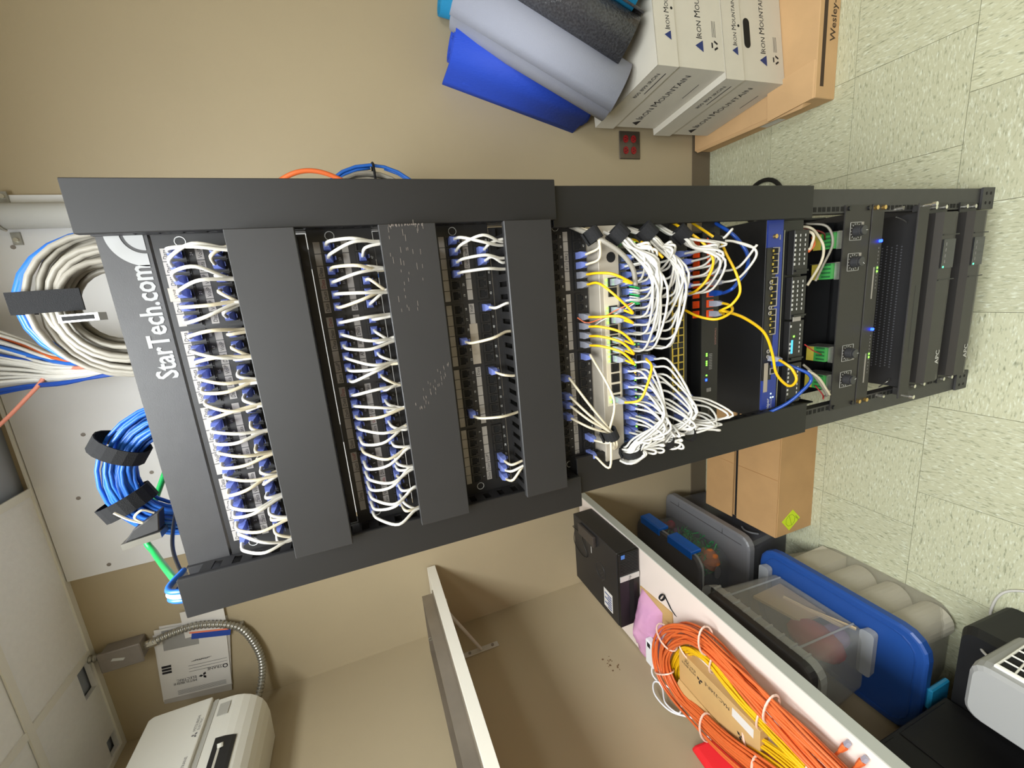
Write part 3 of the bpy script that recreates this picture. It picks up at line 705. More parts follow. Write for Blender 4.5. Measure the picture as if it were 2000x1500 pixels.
# ---- router with blue front
JZ1, JZ0 = 0.8250, 0.7815
t = thing('router', (0, 0, JZ0), 'black router with a blue front bezel and pale port frames', 'router')
MB().box(-0.218, 0.219, 0.0, 0.30, JZ0, JZ1).build('chassis', 'dark', t, bevel=0.001)
MB().box(-0.218, -0.128, -0.004, 0.0, JZ0, JZ1).box(-0.128, 0.16, -0.004, 0.0, JZ0, JZ0+0.016).box(0.16, 0.219, -0.004, 0.0, JZ0, JZ1).build('bezel', 'juni', t)
box(-0.128, 0.16, -0.003, 0.0, JZ0+0.016, JZ1).build('face_plate', 'panel', t)
MB().text('Juniper', (-0.208, -0.0044, JZ0+0.020), (1, 0, 0), (0, 0, 1), 0.0125, bold=0.01).build('lettering', 'white', t)
MB().text('NETWORKS', (-0.196, -0.0044, JZ0+0.012), (1, 0, 0), (0, 0, 1), 0.0050).build('lettering', 'white', t)
for xa, xb, n in ((0.1050, 0.1600, 4), (0.0365, 0.0986, 4), (-0.0250, 0.0311, 4)):
    fmb = MB().box(xa, xb, -0.0056, -0.004, JZ0+0.011, JZ0+0.0125).box(xa, xa+0.0015, -0.0056, -0.004, JZ0+0.0125, JZ0+0.028).box(xb-0.0015, xb, -0.0056, -0.004, JZ0+0.0125, JZ0+0.028)
    f = fmb.build('port_frame', 'label', t)
    wd = (xb-xa)/n
    for k in range(n):
        xm = xa+wd*(k+0.5)
        j = box(xm-wd*0.36, xm+wd*0.36, -0.0050, -0.004, JZ0+0.0135, JZ0+0.0255).build('jack_opening', 'void', t)
        MB().box(xm-wd*0.5-0.0006, xm-wd*0.5+0.0006, -0.0054, -0.004, JZ0+0.0125, JZ0+0.026).box(xm-0.0026, xm+0.0026, -0.0054, -0.004, JZ0+0.0255, JZ0+0.0290).build('jack_divider', 'gold', j)
for x in (0.088, 0.076, 0.034, 0.022, -0.062, -0.074): 
    MB().tube([(x+0.0036*math.cos(a), -0.0048, JZ0+0.030+0.0036*math.sin(a)) for a in [2*PI*q/12 for q in range(12)]], 0.0011, 5, closed=True).build('screw_ring', 'label', t)
MB().cyl((0.182, -0.010, JZ0+0.026), (0.182, -0.004, JZ0+0.026), 0.0045, 10).build('thumb_screw', 'brass', t)
for x in (0.150, 0.175): box(x, x+0.010, -0.0046, -0.004, JZ0+0.008, JZ0+0.0098).build('vent_slot', 'label', t)
box(-0.155, -0.088, -0.0046, -0.004, JZ0+0.028, JZ0+0.0395).build('label', 'tape', t)
MB().box(-0.116, -0.101, -0.0052, -0.004, JZ0+0.008, JZ0+0.022).build('console_jack', 'label', t); box(-0.1135, -0.1035, -0.0056, -0.0052, JZ0+0.010, JZ0+0.020).build('console_jack_opening', 'void', t)
MB().box(-0.163, -0.160, -0.0046, -0.004, JZ0+0.014, JZ0+0.017).box(-0.172, -0.169, -0.0046, -0.004, JZ0+0.014, JZ0+0.017).box(-0.172, -0.169, -0.0046, -0.004, JZ0+0.007, JZ0+0.010).build('status_lights', 'ledw', t)
cable((-0.089, -0.0045, JZ0+0.016), [(-0.096, -0.055, JZ0+0.008), (-0.108, -0.072, JZ0-0.006), (-0.124, -0.074, JZ0-0.012), (-0.146, -0.066, JZ0+0.002), (-0.172, -0.050, JZ0+0.020), (-0.194, -0.026, JZ0+0.040), (-0.2100, 0.008, JZ0+0.044)], 'thick blue network cable looping from the router to the left duct', 'navy', r=0.0036, plug=plug_mesh('navy'))

# ---- server
t = thing('server', (0, 0, 0.70), 'black rack server with dotted drive bays and a small cyan tag', 'server')
MB().box(-0.215, 0.215, 0.012, 0.55, 0.700, 0.774).build('chassis', 'dark', t)
MB().box(-0.196, 0.194, -0.001, 0.012, 0.7725, 0.7745).build('lid_edge', 'steel', t)
for sx in (-1, 1): MB().box(min(sx*0.2170, sx*0.2200), max(sx*0.2170, sx*0.2200), 0.022, 0.61, 0.615, 0.776).build('blackout_plate', 'dark', t)  # plates added to black out the bright gaps beside the chassis
for k in range(4):
    xa = 0.195-0.098*(k+1)+0.002; xb = 0.195-0.098*k-0.002
    b = MB().box(xa, xb, -0.003, 0.012, 0.7005, 0.7455).build('drive_bay', 'panel', t, bevel=0.001)
    dots = MB()
    for r_, zz in enumerate((0.7400, 0.7265, 0.7110)):
        if k > 1 and r_ == 1: continue
        for q in range(7):
            x = xa+0.020+q*0.0100
            if k == 2 and r_ == 0 and 2 < q < 6: continue
            dots.box(x, x+0.0052, -0.0036, -0.003, zz, zz+(0.0042 if r_ == 0 else 0.0024))
    tag(dots.build('vent_dots', 'white', b), kind='stuff')
    MB().box(xa+0.006, xa+0.010, -0.008, -0.003, 0.703, 0.742).build('latch', 'dark', b)
box(-0.0770, -0.0460, -0.0042, -0.003, 0.7340, 0.7385).build('pull_tag', 'tagglow', t)  # glow put into the tag's colour, it has no lamp
MB().box(-0.004, 0.006, -0.0044, -0.003, 0.714, 0.738).build('drive_label', 'label', t)
MB().box(-0.040, -0.036, -0.0042, -0.003, 0.7300, 0.7330).box(-0.135, -0.132, -0.0042, -0.003, 0.7140, 0.7165).build('status_lights', 'ledg', t)

# ---- volume panel with four knobs, its terminal blocks and wires
KZ1, KZ0 = 0.588, 0.4995
t = thing('volume_panel', (0, 0, KZ0), 'black two-unit panel with four round volume knobs', 'panel')
MB().box(-0.2413, 0.2413, -0.003, -0.0004, KZ0, KZ1).build('face_plate', mat('panel_grey', (44, 42, 40), 0.5), t)
MB().box(-0.2150, 0.2150, 0.075, 0.40, KZ0+0.002, KZ1-0.004).build('chassis', 'dark', t)
for x, z, ang in ((0.1838, 0.5480, -PI/2), (0.1150, 0.5480, -2.2), (-0.1010, 0.5410, -PI/2), (-0.1672, 0.5410, -1.2)):
    fm = MB(); h = 0.020
    for a, b, c_, d_ in ((x-h, x+h, z+h-0.0008, z+h), (x-h, x+h, z-h, z-h+0.0008), (x-h, x-h+0.0008, z-h, z+h), (x+h-0.0008, x+h, z-h, z+h)): fm.box(a, b, -0.0034, -0.003, c_, d_)
    for q in range(11):
        a = -0.6+q*(PI+1.2)/10
        cx, cz = x+0.0165*math.cos(a), z+0.0165*math.sin(a)
        fm.hexa([Vector((cx+u_*math.cos(a)-v_*math.sin(a), yy, cz+u_*math.sin(a)+v_*math.cos(a))) for yy in (-0.003, -0.0034) for u_, v_ in ((-0.0016, -0.0004), (0.0016, -0.0004), (0.0016, 0.0004), (-0.0016, 0.0004))])
    fm.build('dial_scale', 'white', t)
    k = MB().cyl((x, -0.003, z), (x, -0.018, z), 0.0125, 20).cyl((x, -0.018, z), (x, -0.022, z), 0.0105, 20).build('knob', mat('knob_grey', (52, 52, 54), 0.4), t, bevel=0.0006)
    e = Vector((math.cos(ang), 0, math.sin(ang)))
    MB().tube([Vector((x, -0.0222, z))+e*0.004, Vector((x, -0.0222, z))+e*0.010], 0.0006, 4).build('pointer', 'white', k)
    MB().box(x+(-0.020 if x < 0 else -0.004), x+(0.006 if x < 0 else 0.020), -0.0038, -0.003, z-0.0255, z-0.0180).build('strip_label', 'label', t)
for sx in (-1, 1):
    for z in (KZ0+0.010, KZ1-0.010): MB().cyl((sx*0.2335, -0.007, z), (sx*0.2335, -0.003, z), 0.005, 10).build('screw', 'dark', t)
for x in (0.1675, 0.0984, -0.1000, -0.1690):
    b = box(x-0.018, x+0.018, 0.012, 0.040, 0.562, 0.598).build('terminal_block', mat('terminal_green', (60, 150, 70), 0.5), t)
    box(x-0.018, x+0.018, 0.040, 0.058, 0.562, 0.5985).build('terminal_cap', mat('terminal_yellow', (196, 178, 70), 0.5), b)
    MB().box(x+0.0185, x+0.0195, 0.0, 0.060, 0.556, 0.602).box(x-0.020, x+0.020, 0.0, 0.011, 0.588, 0.5895).build('bracket', 'galv', b)
    sl = MB()
    for q in range(4): sl.box(x-0.014+q*0.009, x-0.010+q*0.009, 0.014, 0.034, 0.5982, 0.5990)
    sl.build('terminal_slots', mat('terminal_dark', (30, 90, 46), 0.6), b)
wires = [([(0.205, 0.06, 0.690), (0.200, 0.02, 0.672), (0.176, 0.01, 0.650), (0.150, 0.005, 0.640), (0.118, 0.01, 0.640), (0.072, 0.012, 0.676)], 'cordc', 0.0030, 'cream wire looping over the green terminals on the right'),
 ([(0.205, 0.06, 0.695), (0.186, 0.0, 0.690), (0.160, -0.002, 0.690), (0.150, -0.004, 0.700)], 'cordc', 0.0030, 'short cream wire stub under the server at right'),
 ([(0.178, 0.01, 0.672), (0.160, 0.0, 0.680), (0.146, -0.002, 0.700)], 'orange', 0.0032, 'thick orange-red wire under the server at right'),
 ([(0.206, 0.05, 0.670), (0.188, 0.02, 0.628), (0.172, 0.03, 0.600)], mat('maroon_wire', (96, 30, 30), 0.5), 0.0020, 'thin maroon wire dropping to the rightmost terminal'),
 ([(0.212, 0.05, 0.640), (0.200, 0.02, 0.612), (0.160, 0.01, 0.604), (0.112, 0.015, 0.625), (0.080, 0.012, 0.650)], 'beige', 0.0028, 'grey wire passing behind the rightmost terminal'),
 ([(-0.062, 0.0, 0.690), (-0.080, 0.0, 0.660), (-0.100, 0.020, 0.600)], mat('red_wire', (170, 40, 44), 0.5), 0.0014, 'thin red wire to the third terminal'),
 ([(-0.126, 0.0, 0.672), (-0.150, -0.005, 0.640), (-0.180, -0.004, 0.612), (-0.200, 0.0, 0.590)], 'cordc', 0.0034, 'cream wire slanting past the leftmost terminal'),
 ([(-0.110, 0.0, 0.690), (-0.130, -0.002, 0.665), (-0.170, -0.004, 0.628), (-0.198, 0.0, 0.600), (-0.205, 0.01, 0.592)], 'beige', 0.0028, 'grey wire slanting past the leftmost terminal'),
 ([(-0.180, 0.03, 0.600), (-0.200, 0.01, 0.600), (-0.207, 0.0, 0.612)], mat('red_wire', (170, 40, 44), 0.5), 0.0016, 'thin red wire at the left rail')]
for pts, m, r, lab in wires:
    o = MB().tube(spline(pts), r, 6).build('wire', m, smooth=True); tag(o, lab, 'wire')

# ---- amplifiers / shelf / power backup
t = thing('amplifier', (0, 0, 0.452), 'slim black amplifier with two bright blue lights', 'amplifier')
box(-0.2413, 0.2413, -0.004, -0.0004, 0.4520, 0.4955).build('face_plate', mat('panel_grey', (44, 42, 40), 0.5), t, bevel=0.0008)
MB().box(-0.215, 0.215, 0.0, 0.30, 0.4530, 0.4950).build('chassis', 'dark', t)
for x in (0.1585, -0.0520):
    MB().cyl((x, -0.009, 0.4610), (x, -0.004, 0.4610), 0.0034, 10).build('blue_light', 'ledb', t)
    d = MB()
    for q in range(12): d.box(x-0.018-0.0085*q, x-0.014-0.0085*q, -0.0043, -0.004, 0.4600, 0.4620)
    tag(d.build('markings', mat('dim_print3', (120, 118, 116), 0.6), t), kind='stuff')
    L = MB()
    for q in (0.0620, 0.0705): L.box(x-q-0.0022, x-q+0.0022, -0.0050, -0.004, 0.4590, 0.4622)
    L.build('status_lights', 'ledg', t)
    d = MB()
    for q in range(8): d.box(x-0.100+0.008*q, x-0.094+0.008*q, -0.0043, -0.004, 0.4700, 0.4735)
    MB().box(x-0.135, x-0.060, -0.0043, -0.004, 0.4700, 0.4745).build('strip_label', 'label', t)
for sx in (-1, 1):
    for z in (0.4600, 0.4880): MB().cyl((sx*0.2335, -0.010, z), (sx*0.2335, -0.004, z), 0.005, 10).build('screw', 'brass', t)
t = thing('vented_shelf', (0, 0, 0.335), 'black vented rack shelf with a tall front lip and chrome thumb screws', 'shelf')
s_ = MB().box(-0.218, 0.218, -0.028, 0.30, 0.3400, 0.3425).build('tray', 'panel', t)
holes = MB()
for q in range(44):
    for r_ in range(5):
        x = 0.142-0.0072*q+(0.0036 if r_ % 2 else 0); holes.cyl((x, 0.012+0.0105*r_, 0.3425), (x, 0.012+0.0105*r_, 0.3428), 0.0019, 6)
tag(holes.build('perforations', mat('perforation_light', (92, 92, 96), 0.4, 0.3), s_), kind='stuff')
MB().box(-0.2400, 0.2360, -0.034, -0.030, 0.3385, 0.3790).box(-0.2400, -0.2200, -0.030, 0.0, 0.3385, 0.3410).box(0.2200, 0.2360, -0.030, 0.0, 0.3385, 0.3410).build('front_lip', mat('panel_grey', (44, 42, 40), 0.5), t, bevel=0.001)
box(-0.120, 0.045, -0.0344, -0.034, 0.3420, 0.3600).build('pull_recess', 'panel', t)
for x in (-0.2180, 0.2180): 
    MB().tube(spline([(x*0.9, 0.005, 0.350), (x*0.92, 0.0, 0.362), (x*0.95, 0.004, 0.372), (x*0.97, 0.0, 0.400)], 4), 0.0014, 5).build('hinge_arm', 'steel', t)
for x in (-0.232, 0.229):
    MB().cyl((x, -0.052, 0.366), (x, -0.034, 0.366), 0.0030, 10).cyl((x, -0.060, 0.366), (x, -0.052, 0.366), 0.0052, 12).build('thumb_screw', 'chrome', t)
    MB().cyl((x, -0.016, 0.404), (x, 0.0, 0.404), 0.0046, 10).build('thumb_screw', 'chrome', t)
for k, (z0, z1) in enumerate(((0.197, 0.2830), (0.067, 0.1500))):
    t = thing('battery_backup', (0, 0, z0), ['upper rack battery backup with black bezel below the vented shelf', 'lower rack battery backup with black bezel just above the floor'][k], 'battery backup', 'battery backups')
    MB().box(-0.216, 0.216, 0.0, 0.46, z0, z1).build('chassis', 'dark', t)
    mb = MB(); h = z1-z0
    prof = [(0.0, z0), (-0.026, z0+0.004), (-0.034, z0+0.35*h), (-0.032, z1-0.012), (-0.020, z1), (0.0, z1)]
    mb.loft([[Vector((x, y, z)) for y, z in prof] for x in (-0.2150, 0.2150)])
    bz = mb.build('bezel', mat('bezel_black', (48, 46, 44), 0.42), t)
    MB().text('APC', (-0.150, -0.0349, z0+0.028), (1, 0, 0), (0, 0.05, 1), 0.020, 'C', bold=0.012).build('lettering', 'white', bz)
    d = box(0.080, 0.150, -0.0352, -0.0330, z0+0.020, z1-0.016).build('display', mat('display_dark', (30, 31, 33), 0.15), bz)
    mk = MB()
    for q in range(4): mk.box(0.092+0.014*q, 0.100+0.014*q, -0.0355, -0.0352, z1-0.030, z1-0.026)
    mk.build('markings', mat('dim_print3', (120, 118, 116), 0.6), d)
    box(0.081, 0.085, -0.0360, -0.0352, z1-0.0255, z1-0.0225).build('status_light', mat('led_teal', (60, 240, 160), 0.4, emit=4), d)
    for xs_ in (0.0500, 0.160): MB().box(xs_, xs_+0.0025, -0.0345, -0.0325, z0+0.006, z1-0.014).build('seam', 'panel', bz)
    for sx in (-1, 1):
        MB().box(min(sx*0.2165, sx*0.2413), max(sx*0.2165, sx*0.2413), -0.003, -0.0004, z0+0.004, z1-0.004).build('mounting_ear', 'panel', t)
        for z in (z0+0.022, z1-0.022): MB().cyl((sx*0.2300, -0.010, z), (sx*0.2300, -0.003, z), 0.0050, 10).build('screw', 'chrome', t)

# ================================================================== behind and above the rack
t = thing('plywood_backboard', (-0.087, 0.975, 1.25), 'white painted plywood backboard on the wall behind the rack', 'board')
box(-0.671, 0.497, 0.968, 0.9825, 1.25, 2.654).build('sheet', 'board', t)
for x, z in ((-0.645, 2.54), (-0.40, 2.56), (-0.20, 2.50), (-0.62, 2.20), (0.36, 2.52), (-0.36, 2.36)):
    MB().cyl((x, 0.9665, z), (x, 0.968, z), 0.006, 8).build('screw', 'greybox', t)
t = thing('wall_pipe', (0.435, 0.932, 1.3), 'grey painted vertical pipe strapped to the backboard', 'pipe')
MB().cyl((0.435, 0.932, 1.3), (0.435, 0.932, 2.665), 0.034, 20).build('pipe', 'pvc', t, smooth=True)
for z in (2.505, 1.7):
    s_ = MB().tube([(0.435+0.036*math.cos(a), 0.932-0.036*math.sin(a), z) for a in [PI*q/10 for q in range(11)]], 0.004, 6)
    s_.box(0.472, 0.505, 0.962, 0.9675, z-0.010, z+0.010).box(0.365, 0.398, 0.962, 0.9675, z-0.010, z+0.010).build('strap', 'galv', t)
    for x in (0.492, 0.378): MB().cyl((x, 0.957, z), (x, 0.962, z), 0.006, 10).build('screw', 'chrome', t)

def loops(name, c, u, v, a, b, th, n, r, m, parent, depth=0.03, a0=0, seg=26):
    c = Vector(c); u = Vector(u).normalized(); v = Vector(v).normalized(); nn = u.cross(v); pts = []; offs = []
    for i in range(n+1):
        ang = random.random()*2*PI; q = math.sqrt(random.random()); offs.append((q*math.cos(ang)*th, q*math.sin(ang)*depth))
    for i in range(n):
        for k in range(seg):
            f_ = k/seg; f2 = f_*f_*(3-2*f_)
            da = offs[i][0]*(1-f2)+offs[i+1][0]*f2; dn = offs[i][1]*(1-f2)+offs[i+1][1]*f2
            an = a0+2*PI*f_
            pts.append(c+u*(a+da)*math.cos(an)+v*(b+da)*math.sin(an)+nn*dn)
    return MB().tube(pts, r, 6).build(name, m, parent, smooth=True)
t = thing('cable_coil', (0.155, 0.3, 1.93), 'big coil of thick beige cable with blue outer loops above the rack', 'cable coil')
loops('beige_loops', (0.155, 0.3, 2.045), (1, 0, 0), (0, -0.15, 1), 0.094, 0.090, 0.040, 26, 0.0054, 'beige', t, 0.038, a0=-PI/2)
loops('blue_loops', (0.160, 0.345, 2.058), (1, 0, 0), (0, -0.15, 1), 0.128, 0.146, 0.010, 6, 0.0058, 'bluec', t, 0.012, a0=-PI/2)
MB().box(0.150, 0.186, 0.250, 0.2530, 2.080, 2.172).box(0.150, 0.186, 0.250, 0.345, 2.172, 2.175).build('wrap', 'velcro', t)
t = thing('cable_coil', (-0.165, 0.3, 1.9), 'coil of bright blue cable with two black wraps above the rack', 'cable coil')
loops('blue_loops', (-0.170, 0.3, 2.020), (1, 0, 0), (0, -0.15, 1), 0.108, 0.104, 0.038, 40, 0.0036, 'bluec', t, 0.034, a0=-PI/2)
for ang, w in ((1.95, 0.030), (0.95, 0.028)):
    e = Vector((math.cos(ang), -0.15*math.sin(ang), math.sin(ang))); q = Vector((-0.170, 0.3, 2.020))+Vector((e.x*0.112, e.y*0.106, e.z*0.106)); tn = Vector((-math.sin(ang), 0, math.cos(ang)))
    er = Vector((math.cos(ang), 0, math.sin(ang))); yv = Vector((0, 1, 0)); rings = []
    for d, rr in ((-w/2, 0.043), (-w/2, 0.0455), (w/2, 0.0455), (w/2, 0.043)):
        rings.append([q+tn*d+(er*math.cos(a_)+yv*math.sin(a_)*0.92)*rr for a_ in [2*PI*h/18 for h in range(18)]])
    MB().loft(rings, False, False).build('wrap', 'velcro', t)
t = thing('telephone_connector', (-0.255, 0.24, 2.06), 'black hooded cable connector tied with white string above the rack', 'connector')
MB().hexa([Vector(p) for p in ((-0.262, 0.235, 2.062), (-0.225, 0.235, 2.055), (-0.225, 0.262, 2.055), (-0.262, 0.262, 2.062), (-0.272, 0.235, 2.118), (-0.250, 0.235, 2.100), (-0.250, 0.262, 2.100), (-0.272, 0.262, 2.118))]).build('hood', 'cover', t, bevel=0.002)
MB().hexa([Vector(p) for p in ((-0.276, 0.232, 2.060), (-0.264, 0.232, 2.060), (-0.264, 0.264, 2.060), (-0.276, 0.264, 2.060), (-0.284, 0.232, 2.122), (-0.272, 0.232, 2.122), (-0.272, 0.264, 2.122), (-0.284, 0.264, 2.122))]).build('contact_strip', 'steel', t)
MB().tube(spline([(-0.225, 0.235, 2.062), (-0.212, 0.225, 2.074), (-0.222, 0.222, 2.086), (-0.236, 0.225, 2.078), (-0.222, 0.220, 2.094), (-0.205, 0.222, 2.112)]), 0.0022, 5).build('string', 'cordc', t)
t = thing('telephone_connector', (0.14, 0.245, 2.07), 'slim metal cable connector hanging inside the beige coil', 'connector')
MB().box(0.131, 0.144, 0.235, 0.262, 2.058, 2.112).build('contact_strip', 'steel', t); box(0.134, 0.141, 0.2340, 0.2350, 2.064, 2.106).build('slot', 'void', t)
def cord(name, pts, r, m, lab, cat='cable', n=6, seg=8):
    return tag(MB().tube(spline(pts, seg), r, n).build(name, m, smooth=True), lab, cat)
cord('ground_wire', [(-0.20, 0.42, 2.10), (-0.300, 0.34, 2.130), (-0.335, 0.30, 2.108), (-0.300, 0.10, 2.000), (-0.258, 0.02, 1.965)], 0.0058, 'green', 'green ground wire sloping to the top left corner of the rack', 'wire')
cord('ground_wire', [(-0.215, 0.22, 2.02), (-0.245, 0.12, 2.000), (-0.262, 0.03, 1.960)], 0.0030, 'dark', 'thin black wire beside the green ground wire', 'wire')
for k, (x, m) in enumerate(((-0.250, 'bluec'), (-0.257, 'cordw'), (-0.264, 'bluec'))):
    cord('riser_cable', [(x, -0.022, 1.90), (x, -0.024, 1.945), (x-0.004, 0.0, 1.968), (x-0.002, 0.04, 1.96)], 0.0042, m, ['blue cable at the inner edge of the left duct top', 'white cable between two blue ones at the left duct top', 'blue cable at the outer edge of the left duct top'][k])
t = thing('ceiling_cable_bundle', (0.03, 0.75, 2.3), 'fan of white and blue cables rising through the missing ceiling tile', 'cable bundle')
for k in range(34):
    f_ = k/33; m = 'cordw'
    if k in (6, 7, 8): m = 'bluec'
    if k in (12, 31, 32, 33): m = 'navy'
    if k == 3: m = 'orange'
    x1 = 0.205-0.235*f_
    MB().tube(spline([(0.03+rj(0.02), 0.60, 2.10), (0.055-0.06*f_, 0.66+rj(0.02), 2.32), ((0.05-0.055*f_)*0.6+x1*0.4, 0.74+rj(0.02), 2.46), (x1+rj(0.01), 0.82+rj(0.025), 2.640), (x1*1.05, 0.83, 2.685)], 5), 0.0042 if m != 'bluec' else 0.0058, 6).build('strand', m, t, smooth=True)
cord('fibre_cable', [(0.03, 0.62, 2.28), (0.025, 0.68, 2.372), (-0.02, 0.70, 2.43), (-0.10, 0.72, 2.53), (-0.165, 0.74, 2.64), (-0.185, 0.76, 2.684)], 0.0048, mat('salmon_cord', (206, 130, 108), 0.5), 'salmon orange cable sweeping up to the ceiling opening')
t = thing('cable_coil', (0.33, 0.6, 1.40), 'coil of beige and blue cable hanging behind the right duct', 'cable coil')
loops('beige_loops', (0.335, 0.6, 1.565), (1, 0, 0), (0, 0, 1), 0.112, 0.118, 0.018, 16, 0.0040, 'beige', t, 0.018)
loops('blue_loops', (0.335, 0.6, 1.555), (1, 0, 0), (0, 0, 1), 0.143, 0.152, 0.004, 3, 0.0042, 'bluec', t, 0.008)
MB().tube([(0.335+0.118+0.034*math.cos(a), 0.6+0.026*math.sin(a), 1.548) for a in [2*PI*q/14 for q in range(14)]], 0.0035, 5, closed=True).build('wrap', 'velcro', t)
cord('fibre_cable', [(0.262, 0.30, 1.50), (0.33, 0.38, 1.56), (0.388, 0.42, 1.62), (0.414, 0.42, 1.675), (0.414, 0.42, 1.725), (0.388, 0.42, 1.775), (0.33, 0.38, 1.82), (0.268, 0.30, 1.86)], 0.0055, 'orange', 'orange cable bulging out behind the right duct')
t = thing('cable_ring', (0.39, 0.68, 0), 'loop of thick black cable lying on the floor beside the rack', 'cable')
MB().tube([(0.385+0.085*math.cos(a), 0.685+0.085*math.sin(a), 0.009) for a in [2*PI*q/28 for q in range(28)]], 0.0085, 8, closed=True).build('cord', 'dark', t, smooth=True)

# ================================================================== back wall left: junction box, conduit, papers, air conditioner
t = thing('junction_box', (-0.968, 0.95, 2.51), 'grey metal junction box on the wall with a white scrape', 'electrical box')
MB().box(-1.0, -0.936, 0.930, 0.9825, 2.512, 2.620).build('box_body', 'greybox', t, bevel=0.003)
MB().box(-1.004, -0.932, 0.924, 0.930, 2.507, 2.625).build('cover_plate', 'greybox', t, bevel=0.003)
MB().hexa([Vector((x, y, z)) for y in (0.924, 0.9236) for x, z in ((-0.975, 2.560), (-0.967, 2.553), (-0.958, 2.585), (-0.966, 2.592))]).build('paint_scrape', 'white', t)
def conduit(path, lab):
    P = spline(path, 26); Q = []; R_ = []
    acc = 0
    for i, p in enumerate(P):
        if i: acc += (P[i]-P[i-1]).length
        Q.append(p); R_.append(0.0098+0.0018*math.sin(acc*2*PI/0.0085))
    # resample finely
    t = thing('flexible_conduit', path[-1], lab, 'conduit')
    out = []; rad = []; L_ = 0; step = 0.0021; i = 0; cur = 0
    ds = [0]
    for a, b in zip(P, P[1:]): ds.append(ds[-1]+(b-a).length)
    s_ = 0
    while s_ < ds[-1]:
        while ds[i+1] < s_: i += 1
        f_ = (s_-ds[i])/max(1e-9, ds[i+1]-ds[i]); out.append(P[i].lerp(P[i+1], f_)); rad.append(0.0118+0.0020*math.sin(s_*2*PI/0.0120)); s_ += step
    MB().tube(out, rad, 10).build('armour', 'galv', t, smooth=True)
    return t
conduit([(-0.955, 0.952, 2.660), (-0.958, 0.954, 2.626)], 'short stub of flexible metal conduit between ceiling and junction box')
ct = conduit([(-0.966, 0.955, 2.506), (-0.950, 0.955, 2.430), (-0.9480, 0.955, 2.350), (-0.982, 0.955, 2.262), (-1.035, 0.955, 2.215), (-1.150, 0.950, 2.188), (-1.245, 0.925, 2.200), (-1.285, 0.860, 2.225), (-1.290, 0.777, 2.240)], 'curved flexible metal conduit from the junction box to the air conditioner')
MB().cyl((-0.966, 0.955, 2.512), (-0.963, 0.955, 2.470), 0.014, 12).build('fitting', 'chrome', ct)
MB().box(-1.045, -1.000, 0.965, 0.982, 2.222, 2.236).cyl((-1.008, 0.960, 2.238), (-1.008, 0.966, 2.238), 0.007, 10).build('clip', 'galv', ct)
t = thing('paper_stack', (-1.08, 0.975, 2.27), 'stack of printed instruction sheets pinned to the wall beside the conduit', 'papers')
def sheet(cx, cz, w, h, rot, y, m, par, name='sheet'):
    R = Matrix.Rotation(rot, 3, 'Y'); p = [R @ Vector((sx*w/2, 0, sz*h/2))+Vector((cx, y, cz)) for sx, sz in ((-1, -1), (1, -1), (1, 1), (-1, 1))]
    return MB().prism(p, (0, 0.0012, 0)).build(name, m, par)
sheet(-1.090, 2.392, 0.300, 0.205, 0.16, 0.9800, 'paper', t); sheet(-1.100, 2.400, 0.275, 0.215, 0.10, 0.9775, 'paper', t); sheet(-1.112, 2.392, 0.282, 0.210, 0.17, 0.9750, mat('paper_grey', (176, 170, 162), 0.8), t)
top = sheet(-1.085, 2.395, 0.285, 0.212, 0.12, 0.9720, 'paper', t)
R = Matrix.Rotation(0.12, 3, 'Y'); C0 = Vector((-1.085, 0.9712, 2.395))
def onp(a, b): return C0+R @ Vector((a, 0, b))
xd, yd = R @ Vector((0, 0, 1)), R @ Vector((-1, 0, 0))
tx = MB()
tx.text('MITSUBISHI', onp(-0.084, 0.000), xd, yd, 0.014).text('ELECTRIC', onp(-0.072, 0.000), xd, yd, 0.014)
tx.text('TRANE', onp(-0.052, -0.082), xd, yd, 0.015).tube([onp(-0.058+0.007*math.cos(a), -0.092+0.007*math.sin(a)) for a in [2*PI*q/12 for q in range(12)]], 0.0016, 4, closed=True)
for k in range(3): 
    a = -0.005-0.012*k; tx.add([onp(a, 0.070), onp(a-0.009, 0.070), onp(a-0.009, 0.098), onp(a, 0.098)], [(0, 1, 2, 3)])
for k in range(3):
    a = -0.050+0.012*k; tx.add([onp(a, -0.10), onp(a-0.0012, -0.10), onp(a-0.0012, 0.02), onp(a, 0.02)], [(0, 1, 2, 3)])
for ang in (PI/2, PI/2+2*PI/3, PI/2-2*PI/3):
    e = Vector((math.cos(ang), math.sin(ang))); pr = Vector((-e.y, e.x))*0.0050; L_ = 0.015; o2 = Vector((-0.078, -0.022))
    pp = [o2, o2+e*L_/2+pr, o2+e*L_, o2+e*L_/2-pr]; tx.add([onp(p.x, p.y) for p in pp], [(0, 1, 2, 3)])
for k in range(9):
    b0 = 0.055-0.006*k; tx.add([onp(-0.010+0.002*(k % 3), b0-0.06), onp(-0.0112+0.002*(k % 3), b0-0.06), onp(-0.0112+0.002*(k % 3), b0-0.045), onp(-0.010+0.002*(k % 3), b0-0.045)], [(0, 1, 2, 3)])
for k in range(5):
    a = -0.118-0.004*k; tx.add([onp(a, -0.09), onp(a-0.0010, -0.09), onp(a-0.0010, 0.06), onp(a, 0.06)], [(0, 1, 2, 3)])
tag(tx.build('print', 'ink', top), kind='stuff')
tx = MB().add([onp(0.135, -0.02), onp(0.055, -0.02), onp(0.055, 0.085), onp(0.135, 0.085)], [(0, 1, 2, 3)]); tx.build('photocopy', mat('toner_grey', (150, 148, 144), 0.8), top)
br = sheet(-0.945, 2.335, 0.105, 0.130, 0.05, 0.9695, 'paper', t, 'brochure')
sheet(-1.008, 2.325, 0.022, 0.120, 0.25, 0.9688, mat('print_blue', (36, 70, 160), 0.6), br, 'blue_band'); sheet(-0.992, 2.328, 0.006, 0.120, 0.25, 0.9686, mat('print_coral', (236, 130, 96), 0.6), br, 'coral_band')

